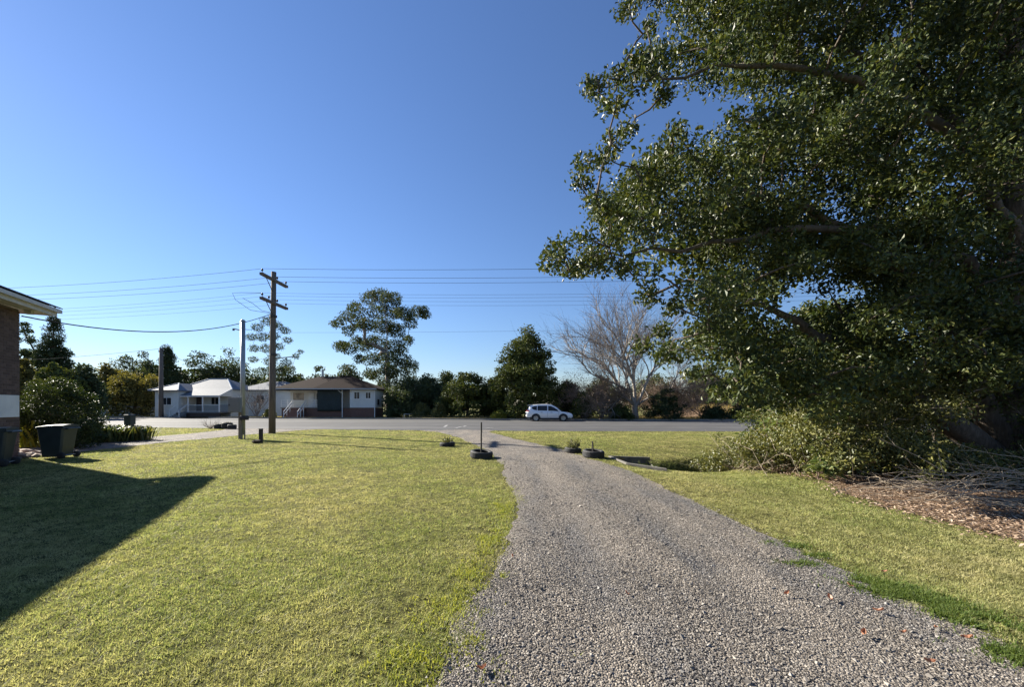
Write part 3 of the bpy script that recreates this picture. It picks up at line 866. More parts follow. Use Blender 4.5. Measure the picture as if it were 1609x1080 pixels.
window(h2, lx(-18.55), lx(-17.85), 2.45, 3.3, ly(49.95), M['glass'])
MB().box(lx(-17.31), lx(-17.27), ly(50.7), ly(51.4), 1.7, 2.4).build('vent', M['interior'], h2)
for xa, xb in ((-29.5, -27.9), (-25.6, -24.8)):
    r_ = MB()
    for z in (ZF + .3, ZF + .62, ZF + .92): r_.box(lx(xa), lx(xb), ly(50.3), ly(50.35), z, z + .07)
    for x in (xa, (xa + xb) / 2, xb - .07): r_.box(lx(x), lx(x) + .07, ly(50.36), ly(50.41), ZF, ZF + 1.0)
    r_.build('balustrade', M['white'], h2)
s_ = MB()
for k in range(7): s_.box(lx(-27.8 + .0), lx(-26.3), ly(48.3 + k * .28), ly(48.3 + (k + 1) * .28 - .002), 0, ZF / 7 * (k + 1) - .01)
s_.build('steps', M['brickbase'], h2)
for x in (-27.9, -26.2):
    MB().bar((lx(x), ly(48.2), .85), (lx(x), ly(50.3), ZF + .95), .06, .08).build('handrail', M['white'], h2)
    MB().bar((lx(x), ly(48.2), .45), (lx(x), ly(50.3), ZF + .5), .05, .07).build('handrail', M['white'], h2)
    for f in (0, .33, .66): MB().bar((lx(x), ly(48.2 + 2.1 * f), 0), (lx(x), ly(48.2 + 2.1 * f), .85 + (ZF + .1) * f), .06).build('newel_post', M['white'], h2)

# ---- white house glimpsed between the two
h3 = thing('white_cottage', (-36, 58, 0), 'white cottage glimpsed behind the bare small tree', 'house')
ox, oy = -36, 58
MB().box(lx(-40), lx(-32.6), ly(58), ly(65), -.1, 3.9).build('wall', M['wboard'], h3)
hip_roof(MB(), lx(-40.5), lx(-32.1), ly(57.5), ly(65.5), 3.9, 5.3, (lx(-37.5), ly(61), lx(-35), ly(61))).build('roof', M['tin'], h3)
window(h3, lx(-37.6), lx(-36.4), 1.9, 3.1, ly(58))
window(h3, lx(-35.6), lx(-34.7), 1.9, 3.1, ly(58))

# ---- low shed on the left
sh = thing('low_shed', (-58.5, 60, 0), 'low grey shed with pale iron roof across the road', 'shed')
ox, oy = -58.5, 60
MB().box(lx(-62.4), lx(-54.8), ly(60), ly(64), -.3, 1.35).build('wall', M['wboard2'], sh)
MB().box(lx(-62.5), lx(-61.0), ly(59.93), ly(59.99), -.3, 1.3).build('door', M['wboard_grey'], sh)
MB().hexa([(lx(-62.8), ly(59.6), 1.32), (lx(-54.5), ly(59.6), 1.32), (lx(-54.5), ly(62), 2.1), (lx(-62.8), ly(62), 2.1),
           (lx(-62.8), ly(59.6), 1.4), (lx(-54.5), ly(59.6), 1.4), (lx(-54.5), ly(62), 2.18), (lx(-62.8), ly(62), 2.18)]).build('roof', M['tin_shed'], sh)
MB().hexa([(lx(-62.8), ly(62.001), 2.1), (lx(-54.5), ly(62.001), 2.1), (lx(-54.5), ly(64.4), 1.32), (lx(-62.8), ly(64.4), 1.32),
           (lx(-62.8), ly(62.001), 2.18), (lx(-54.5), ly(62.001), 2.18), (lx(-54.5), ly(64.4), 1.4), (lx(-62.8), ly(64.4), 1.4)]).build('roof', M['tin_shed'], sh)
# fence in front of the shed
fe = thing('wire_gate', (-54.5, 58.0, 0), 'thin pipe gate in front of the low shed', 'gate')
for k in range(5): MB().tube([(-4 + k * 1.8, 0, 0), (-4 + k * 1.8, 0, 1.05)], .03, 5).build('post', M['galv'], fe)
for z in (.45, 1.0): MB().tube([(-4, 0, z), (3.2, 0, z)], .025, 5).build('rail', M['galv'], fe)

# ---- low white rail across the road
fr = thing('rail_fence', G(650, 657.8), 'low white rail frame on the verge across the road', 'rail')
for x in (-1.2, 1.2): MB().tube([(x, 0, 0), (x, 0, .55)], .04, 6).build('post', M['white'], fr)
MB().tube([(-1.25, 0, .55), (1.25, 0, .42)], .035, 6).build('rail', M['white'], fr)

# ============================================================ brick house on the left
C_ = np.array((-15.4, 13.36)); e1 = np.array((.44, -.90)); e1 /= np.linalg.norm(e1); nin = np.array((-e1[1] * -1, -e1[0])); nin = np.array((e1[1], -e1[0]))
ZE = 4.86
bh = thing('brick_house', (C_[0], C_[1], 0), 'brown brick house with wide white eaves at the left edge', 'house', rz=math.atan2(e1[1], e1[0]))
# local axes: x along the eave towards the camera, y away from the house is +? (house lies on local -y side)
OV, GO, LEN, DEP = 0.62, 0.55, 15.0, 8.5
sgn = 1.0 if (np.array((-e1[1], e1[0])) @ nin) > 0 else -1.0     # sign of local y that points into the house
def hy(d): return sgn * d
def bx(mb, x0, x1, d0, d1, z0, z1):
    a, b = sorted((hy(d0), hy(d1))); return mb.box(x0, x1, a, b, z0, z1)
core = bx(MB(), GO + .01, LEN, OV + .012, DEP, -.1, ZE - .16).build('wall', M['mortar'], bh)
bk = MB(); rngb = np.random.default_rng(4)
row = 0; z = 0.0
while z < ZE - .26:
    off = 0.12 if row % 2 else 0.0
    x = GO - (0.12 if row % 2 else 0)
    x = GO
    first = 0.11 if row % 2 else 0.23
    while x < 9.0:
        w = first if x == GO else 0.23
        pr = rngb.uniform(0, .003)
        bx(bk, x, x + w, OV - pr, OV + .03, z, z + .076)
        x += w + .01
    row += 1; z += .086
b_ = bk.build('brickwork', M['brick'], bh); b_['kind'] = 'stuff'
# end wall bricks on the hidden gable
bx(MB(), GO - .004, GO + .008, OV + .035, DEP, -.1, ZE - .17).build('end_wall', M['brick'], bh)
bx(MB(), 0.03, LEN, 0.03, OV + .02, ZE - .15, ZE - .13).build('soffit', M['offwhite'], bh)
bx(MB(), 0, LEN, -.001, .028, ZE - .22, ZE).build('fascia', M['offwhite'], bh)
bx(MB(), -.0, .028, .03, 1.4, ZE - .2, ZE + .1).build('barge_board', M['offwhite'], bh)
gt = MB(); bx(gt, -.02, LEN, -.12, -.003, ZE - .10, ZE + .01); gt.build('gutter', M['offwhite'], bh)
RI = 4.6
slope = 0.36
rb = MB()
v = []
for x in (-.05, LEN):
    v += [(x, hy(-.08), ZE + .03), (x, hy(RI), ZE + .03 + slope * (RI + .08)), (x, hy(DEP + .8), ZE + .03 + slope * (RI * 2 - DEP - .8)),
          (x, hy(-.08), ZE - .02), (x, hy(RI), ZE - .02 + slope * (RI + .08)), (x, hy(DEP + .8), ZE - .02 + slope * (RI * 2 - DEP - .8))]
rb.add(v, q=[(0, 1, 7, 6), (1, 2, 8, 7), (3, 9, 10, 4), (4, 10, 11, 5), (0, 6, 9, 3), (2, 5, 11, 8), (0, 3, 4, 1), (1, 4, 5, 2), (6, 7, 10, 9), (7, 8, 11, 10)])
ro = rb.build('roof', M['tile_dark'], bh)
# tile ends along the eave and the near courses
for k in range(int(8 / .3)):
    t = MB(); x = -.05 + k * .3
    for c in range(3):
        d0 = -.12 + c * .34; zz0 = ZE + .045 + slope * (d0 + .08) + .02
        a, b = hy(d0), hy(d0 + .4)
        t.hexa([(x + .01, a, zz0), (x + .29, a, zz0), (x + .29, b, zz0 + slope * .4 - .02), (x + .01, b, zz0 + slope * .4 - .02),
                (x + .01, a, zz0 + .035), (x + .29, a, zz0 + .035), (x + .29, b, zz0 + slope * .4 + .015), (x + .01, b, zz0 + slope * .4 + .015)])
    t.build('tile', M['tile_dark'], ro)
wp = bx(MB(), GO + .12, GO + 1.5, OV - .05, OV - .006, 1.28, 1.96).build('wall_panel', M['white'], bh)
lf = MB(); bx(lf, GO - .10, GO + .06, OV - .28, OV - .12, ZE - .28, ZE - .152); lf.build('eave_light', M['offwhite'], bh)
vt = bx(MB(), 2.0, 2.2, .3, .5, ZE - .17, ZE - .152).build('soffit_vent', M['white'], bh)

# ============================================================ poles and wires
pb = G(427.5, 681.3)
TOP = 9.45
pole = thing('power_pole', pb, 'tall timber power pole with two crossarms at the roadside', 'power pole', 'timber power poles')
MB().tube([(0, 0, -.2), (.02, 0, 3), (.06, 0, 6.5), (.10, 0, TOP)], [.19, .175, .155, .135], 12).build('shaft', M['pole_wood'], pole, smooth=True)
for nm, z, ins in (('upper', 8.95, (-1.15, .25, 1.15)), ('lower', 7.6, (-1.15, -.55, .25, 1.15))):
    ca = MB().box(-.06 + .12, .06 + .12 + .06, -1.25, 1.25, z - .07, z + .07).build('crossarm', M['pole_wood'], pole)
    for y in ins:
        MB().lathe([(.012, 0), (.015, .10), (.06, .11), (.045, .15), (.065, .17), (.045, .21), (.02, .24), (0, .245)], 10, (.15, y, z + .07)).build('insulator', M['insulator'], ca, smooth=True)
    MB().bar((.12, -.75, z - .06), (.10, -.05, z - .75), .04, .015).build('brace', M['dark_steel'], ca)
for z in (6.85, 4.6): MB().lathe([(.0, z - .06), (.20, z - .06), (.20, z + .06), (0, z + .06)], 10, (.07, 0, 0)).build('band', M['dark_steel'], pole)
MB().bar((.1, .1, 4.4), (1.2, .4, 4.55), .07, .05).build('bracket', M['galv'], pole)
# jumper loops
MB().tube([(-.0, -.1, 7.0), (-.8, -.7, 7.05), (-1.3, -1.2, 7.5), (-1.4, -1.3, 7.85), (-1.0, -1.2, 7.9), (.1, -1.15, 7.9)], .012, 5, cap=False).build('jumper_cable', M['wire'], pole, smooth=True)
MB().tube([(.0, -.1, 7.05), (-.35, -.4, 7.1), (-.6, -.8, 7.4), (-.9, -1.2, 7.6)], .012, 5, cap=False).build('jumper_cable', M['wire'], pole, smooth=True)

def wire(name, a, b, sag, r, label, cat='wire', group=None, n=24):
    a = np.array(a, float); b = np.array(b, float)
    t = np.linspace(0, 1, n)[:, None]
    p = a + (b - a) * t; p[:, 2] -= 4 * sag * (t * (1 - t))[:, 0]
    o = MB().tube(p, r, 4, cap=False).build(name, M['wire'], origin=a, smooth=True)
    return tag(o, label, cat, group)
wn_ = 0
for k, (z, ys_) in enumerate(((8.95 + .30, (-1.15, .25, 1.15)), (7.6 + .30, (-1.15, -.55, .25, 1.15)))):
    for y in ys_:
        a = pb + np.array((.15, y, z))
        lv = ('upper', 'lower')[k]
        pos = {(-1.15): 'nearest the yard', -.55: 'second from the yard', .25: ('middle', 'third from the yard')[k], 1.15: 'nearest the road'}[y]
        rr = (.010, .006)[k]
        wire('power_line', a, np.array((36, 19.6 + y, z + .25)), .55, rr, f'{lv} overhead wire running right from the pole, {pos}', 'power line', 'overhead wires right of the pole')
        wire('power_line', a, np.array((-48, 25.5 + y, z - .35)), .6, rr, f'{lv} overhead wire running left from the pole, {pos}', 'power line', 'overhead wires left of the pole')
a = pb + np.array((0, -.15, 6.95))
hc = np.array((C_[0], C_[1])) + e1 * .5 + nin * .6
wire('service_cable', a, np.array((hc[0], hc[1], ZE - .35)), .75, .02, 'thick drooping service cable from pole to brick house eave', 'cable')
wire('telephone_line', pb + np.array((.1, 0, 5.9)), np.array((38, 20.5, 6.6)), .3, .005, 'lowest thin line running right from the pole', 'telephone line')

# far timber pole beside the zinc-roofed house
fp = G(252, 657.3) 
fpole = thing('power_pole', (-45.0, 50.6, .1), 'dark timber pole across the road before the weatherboard house', 'power pole', 'timber power poles')
MB().tube([(0, 0, -.3), (0, 0, 4), (.02, 0, 8.9)], [.26, .24, .19], 10).build('shaft', M['pole_wood'], fpole, smooth=True)
MB().box(-.3, .3, -.08, .04, 8.5, 8.6).build('bracket', M['dark_steel'], fpole)
wire('telephone_line', (-45.0, 50.6, 8.9), (-110, 66, 9.0), .9, .02, 'thin line running left from the far dark pole', 'telephone line')
wire('telephone_line', (-45.0, 50.6, 8.7), (-41, 57.5, 5.4), .2, .02, 'thin line dropping from far pole to zinc roof', 'telephone line')

# meter post
mp_ = G(378, 690.3)
mpost = thing('meter_post', mp_, 'tall grey private pole with meter box and letterbox', 'post')
MB().box(-.07, .07, -.06, .06, -.1, 1.55).build('timber_post', M['post_wood'], mpost)
MB().tube([(.03, .12, .2), (.03, .12, 5.75)], .105, 12).build('steel_pole', M['galv'], mpost, smooth=True)
MB().lathe([(.11, 5.75), (.115, 5.78), (.06, 5.84), (0, 5.85)], 12, (.03, .12, 0)).build('pole_cap', M['galv'], mpost, smooth=True)
mbx = MB().box(-.44, .12, -.24, -.061, 1.30, 2.02).build('meter_box', M['boxgrey'], mpost, bevel=.01)
MB().box(-.41, .09, -.252, -.241, 1.33, 1.99).build('box_door', M['boxgrey'], mbx)
MB().box(-.39, -.35, -.275, -.253, 1.62, 1.70).build('latch', M['black'], mbx)
lb = MB()
for k in range(9):
    pass
prof = [(-.1, .0), (.1, 0), (.1, .12)] + [(.1 * cos(a), .12 + .09 * sin(a)) for a in np.linspace(0.3, pi - .3, 6)] + [(-.1, .12)]
n = len(prof); v = [(.10 + 0, p[0] - .12, .93 + p[1]) for p in prof] + [(.42, p[0] - .12, .93 + p[1]) for p in prof]
lb.add(v, q=[(k, (k + 1) % n, n + (k + 1) % n, n + k) for k in range(n)], t=[(0, k + 1, k) for k in range(1, n - 1)] + [(n, n + k, n + k + 1) for k in range(1, n - 1)])
lb.build('letterbox', M['black'], mpost)
MB().bar((-.03, .08, 5.3), (-.28, -.05, 5.36), .05).build('bracket', M['galv'], mpost)
MB().lathe([(.0, 0), (.05, .01), (.05, .1), (0, .12)], 8, (-.3, -.06, 5.26)).build('insulator', M['insulator'], mpost)
sk = G(384.5, 690.5)
tag(MB().bar((0, 0, -.05), (0, 0, .42), .05, .04).build('timber_stake', M['post_wood'], origin=None), 'short pale stake beside the meter post', 'stake').location = sk
wire('service_cable', pb + np.array((0, 0, 6.9)), mp_ + np.array((0, 0, 5.4)), .35, .014, 'thin cable from power pole to meter post', 'cable')
# dark short post with rubble
sp_ = G(410, 696.0)
t_ = MB(); t_.box(-.06, .06, -.06, .06, -.05, .62)
o = t_.build('fence_post', M['dark_steel']); o.location = sp_; tag(o, 'short dark post on the lawn near the power pole', 'post')
for k, (px, py, s) in enumerate(((400.5, 696.5, .10), (404, 697, .13), (407, 695.5, .08))):
    rg = np.random.default_rng(60 + k); d = rand_dirs(30, rg)
    import bmesh
    bm = bmesh.new()
    for q in d: bm.verts.new((q[0] * s * 1.4, q[1] * s, q[2] * s * .8 + s * .5))
    bmesh.ops.convex_hull(bm, input=bm.verts)
    me = bpy.data.meshes.new('rock'); bm.to_mesh(me); bm.free(); me.materials.append(M['soil'])
    o = bpy.data.objects.new('rock', me); col.objects.link(o); o.location = G(px, py)
    tag(o, 'small dark rock lying beside the short dark post', 'rock', 'rocks by the short post')

# ============================================================ tyre planters
def tyre_profile(R=.33, w=.21, rin=.21):
    h = w / 2
    return [(rin, -h * .72), (rin + .03, -h * .9), (R - .05, -h), (R - .012, -h * .82), (R, -h * .55), (R, h * .55), (R - .012, h * .82), (R - .05, h), (rin + .03, h * .9), (rin, h * .72), (rin + .02, h * .6), (R - .05, h * .72), (R - .04, -h * .72), (rin + .02, -h * .6)]
def tyre(loc, label, R=.33, w=.21, tilt=(0, 0), post=None, plant=None, seed=0, group='tyre planters', post_r=.025):
    e = thing('tyre_planter', loc, label, 'tyre', group)
    pr = [(r, z + w / 2) for r, z in tyre_profile(R, w, R * .62)]
    tb = MB().lathe(pr, 40, close=True)
    t = tb.build('tyre', M['rubber'], e, smooth=True)
    # tread blocks
    td = MB()
    for k in range(44):
        a = 2 * pi * k / 44
        for zc, da in ((w * .28, 0), (w * .5, .05), (w * .72, 0)):
            p = np.array((cos(a + da), sin(a + da))); q = np.array((-p[1], p[0]))
            c = p * (R + .001)
            hw, hz, th = R * .055, w * .09, .007
            vv = []
            for rr in (0, th):
                for sx, sz in ((-1, -1), (1, -1), (1, 1), (-1, 1)):
                    xy = p * (R - .003 + rr) + q * hw * sx; vv.append((xy[0], xy[1], zc + hz * sz))
            td.add(vv, q=[(4, 5, 6, 7), (0, 1, 5, 4), (1, 2, 6, 5), (2, 3, 7, 6), (3, 0, 4, 7)])
    o = td.build('tread', M['rubber'], t); o['kind'] = 'stuff'
    MB().lathe([(R * .80, w * .55), (R * .4, w * .62), (0, w * .66)], 20).build('soil', M['soil'], e, smooth=True)
    e.rotation_euler = (tilt[0], tilt[1], 0)
    if post:
        MB().tube([(0, 0, .02), (post[1], 0, post[0])], post_r, 8).build('post', M['dark_steel'], e)
    if plant:
        rg = np.random.default_rng(seed)
        pb_, sb = MB(), MB()
        for k in range(plant[1]):
            a = rg.uniform(0, 2 * pi); rr = rg.uniform(0, R * .6); hgt = plant[0] * rg.uniform(.5, 1.1)
            b0 = np.array((rr * cos(a), rr * sin(a), w * .55)); tip = b0 + np.array((cos(a) * hgt * .35, sin(a) * hgt * .35, hgt))
            mid = (b0 + tip) / 2 + np.array((0, 0, hgt * .1))
            sb.tube([b0, mid, tip], [.008, .006, .004], 4, cap=False)
            m = 14; f = rg.uniform(.2, 1, m)[:, None]
            pts = b0 * (1 - f) + tip * f + rg.normal(size=(m, 3)) * .015
            add_leaves(pb_, pts, .09, rg, .35, .2, -.3)
        s_ = sb.build('stem', M['twig_brown'], e); 
        f_ = pb_.build('foliage', M['shrub'], e); f_['kind'] = 'stuff'
    return e
tyre(G(756, 720.0), 'large tilted tyre planter with tall thin post beside the driveway', .35, .23, (radians(4), radians(5)), post=(1.12, -.085), group='tyre planters')
tyre(G(703, 701.8), 'tyre planter with a small leafy plant on the left lawn', .30, .17, (0, radians(-3)), plant=(.26, 16), seed=2)
tyre(G(900, 711.5), 'tyre planter with a bushy plant right of the driveway', .29, .17, (0, radians(4)), plant=(.36, 26), seed=3)
tyre(G(932, 719.0), 'empty tyre planter with a short stub post right of the driveway', .34, .23, (radians(3), radians(3)), post=(.50, -.05), post_r=.028)
tyre(G(345, 674.2), 'lone dark tyre planter at the left roadside beside a wiry dead bush', .32, .34, plant=(.2, 6), seed=4, group='tyre planters at the left roadside')
tyre(G(357, 674.4), 'tall stacked tyre planter at the left roadside with a dark plant', .33, .44, plant=(.22, 14), seed=5, group='tyre planters at the left roadside')
tyre(G(364.5, 674.8), 'rightmost tyre planter of the three at the left roadside', .27, .32, plant=(.12, 6), seed=6, group='tyre planters at the left roadside')
# wiry dead bush there
wb = thing('dead_bush', G(331, 674.0), 'wiry leafless dead bush beside the roadside tyres', 'bush')
rg = np.random.default_rng(8); lines = []
for k in range(26):
    a = rg.uniform(0, 2 * pi); bare_branching((0, 0, 0), (cos(a) * .9, sin(a) * .5, .55), .55, .012, 1, rg, .4, .1, (1, 3), lines)
mb = MB(); tubes(mb, lines, 3, 3); mb.build('branches', M['twig'], wb)

# ============================================================ drain pit
pit = thing('drain_pit', (3.8, 11.75, 0), 'concrete lined drain pit beside the driveway', 'drain')
c = PIT.mean(0); rel = PIT - np.array((3.8, 11.75))
for k in range(4):
    a, b = rel[k], rel[(k + 1) % 4]
    if k == 1: zt0, zt1 = 0.03, -.02
    else: zt0, zt1 = .04, .04
    d = (b - a) / np.linalg.norm(b - a); nrm = np.array((-d[1], d[0])) * .09
    cc = rel.mean(0)
    if ((a + b) / 2 + nrm - cc) @ ((a + b) / 2 - cc) < ((a + b) / 2 - cc) @ ((a + b) / 2 - cc): nrm = -nrm
    a2, b2 = a + nrm - d * .05, b + nrm + d * .05
    z0 = -.85
    za, zb = [(.0, -.06, -.06, .0)[(k + j) % 4] for j in (0, 1)]
    if k == 1: za, zb = za - .2, zb - .16
    MB().hexa([(a[0], a[1], z0), (b[0], b[1], z0), (b2[0], b2[1], z0), (a2[0], a2[1], z0), (a[0], a[1], za), (b[0], b[1], zb), (b2[0], b2[1], zb), (a2[0], a2[1], za)]).build('wall', M['concrete'], pit, bevel=.015)
fl = np.concatenate([rel * 1.02, np.full((4, 1), -.62)], 1)
MB().add(fl, q=[(3, 2, 1, 0)]).build('floor', M['soil'], pit)

# ============================================================ wheelie bins
def bin_(loc, rz, label, seed=0):
    e = thing('wheelie_bin', loc, label, 'wheelie bin', 'wheelie bins', rz)
    b = MB(); 
    zs = [.06, .35, .95]; wx = [.235, .25, .285]; wy0 = [-.24, -.27, -.33]; wy1 = [.24, .29, .36]
    v = []
    for z, x, y0, y1 in zip(zs, wx, wy0, wy1):
        cx = .045
        v += [(-x + cx, y0, z), (x - cx, y0, z), (x, y0 + cx, z), (x, y1 - cx, z), (x - cx, y1, z), (-x + cx, y1, z), (-x, y1 - cx, z), (-x, y0 + cx, z)]
    q = []
    for r in range(2):
        for k in range(8): q.append((r * 8 + k, r * 8 + (k + 1) % 8, r * 8 + 8 + (k + 1) % 8, r * 8 + 8 + k))
    t = [(0, k + 1, k) for k in range(1, 7)]
    b.add(v, t=t, q=q)
    b.build('body', M['binplastic'], e, bevel=.01)
    MB().box(-.30, .30, -.345, .375, .93, .965).build('rim', M['binplastic'], e, bevel=.01)
    l = MB(); n = 7; v = []
    for y, dz in ((-.37, 0), (-.2, .035), (.1, .06), (.36, .055)):
        for k in range(n):
            x = -.295 + .59 * k / (n - 1); v.append((x, y, .97 + dz + .03 * sin(pi * k / (n - 1))))
    base = len(v)
    v += [(x, y, .967) for (x, y, z) in v]
    q = []
    for r in range(3):
        for k in range(n - 1):
            a = r * n + k; q.append((a, a + 1, a + n + 1, a + n)); q.append((base + a, base + a + n, base + a + n + 1, base + a + 1))
    for k in range(n - 1):
        q.append((k, base + k, base + k + 1, k + 1)); a = 3 * n + k; q.append((a, a + 1, base + a + 1, base + a))
    for r in range(3):
        a = r * n; q.append((a, a + n, base + a + n, base + a)); a = r * n + n - 1; q.append((a, base + a, base + a + n, a + n))
    l.add(v, q=q); l.build('lid', M['binplastic'], e)
    MB().tube([(-.24, .43, .93), (.24, .43, .93)], .018, 8).build('handle', M['binplastic'], e)
    for x in (-.2, .2): MB().box(x - .015, x + .015, .36, .44, .90, .95).build('handle_bracket', M['binplastic'], e)
    for x in (-.27, .27):
        w = MB().lathe([(.0, -.03), (.05, -.03), (.10, -.025), (.105, 0), (.10, .025), (.05, .03), (0, .03)], 20, (x, .30, .105), 'x').build('wheel', M['rubber'], e, smooth=True)
        MB().lathe([(0, -.036), (.04, -.036), (.04, .036), (0, .036)], 10, (x, .30, .105), 'x').build('hub', M['black'], w)
    MB().tube([(-.27, .30, .105), (.27, .30, .105)], .012, 6).build('axle', M['galv'], e)
    return e
g1 = G(90, 720.5)
bin_(g1, radians(-78), 'dark green wheelie bin standing on the lawn edge by the drive')
g2 = G(2, 733); g2 = np.array((-13.95, 10.6, 0))
bin_(g2, radians(-60), 'dark wheelie bin in the house shadow at the left edge')

# letterbox pillar behind the hedge
lp = thing('letterbox', G(204, 690.0), 'dark green pillar letterbox behind the strappy hedge', 'letterbox')
MB().box(-.12, .12, -.11, .11, -.05, .70).build('pillar', M['boxgreen'], lp, bevel=.01)
MB().box(-.16, .16, -.14, .14, .70, 1.16).build('box', M['boxgreen'], lp, bevel=.01)
MB().hexa([(-.18, -.16, 1.16), (.18, -.16, 1.16), (.18, .16, 1.16), (-.18, .16, 1.16), (-.14, -.12, 1.2), (.14, -.12, 1.2), (.14, .12, 1.2), (-.14, .12, 1.2)]).build('cap', M['boxgreen'], lp)
MB().box(-.12, -.04, -.05, .05, 1.201, 1.33).build('finial', M['boxgreen'], lp)
MB().box(-.11, .11, -.147, -.141, .98, 1.02).build('slot', M['black'], lp)

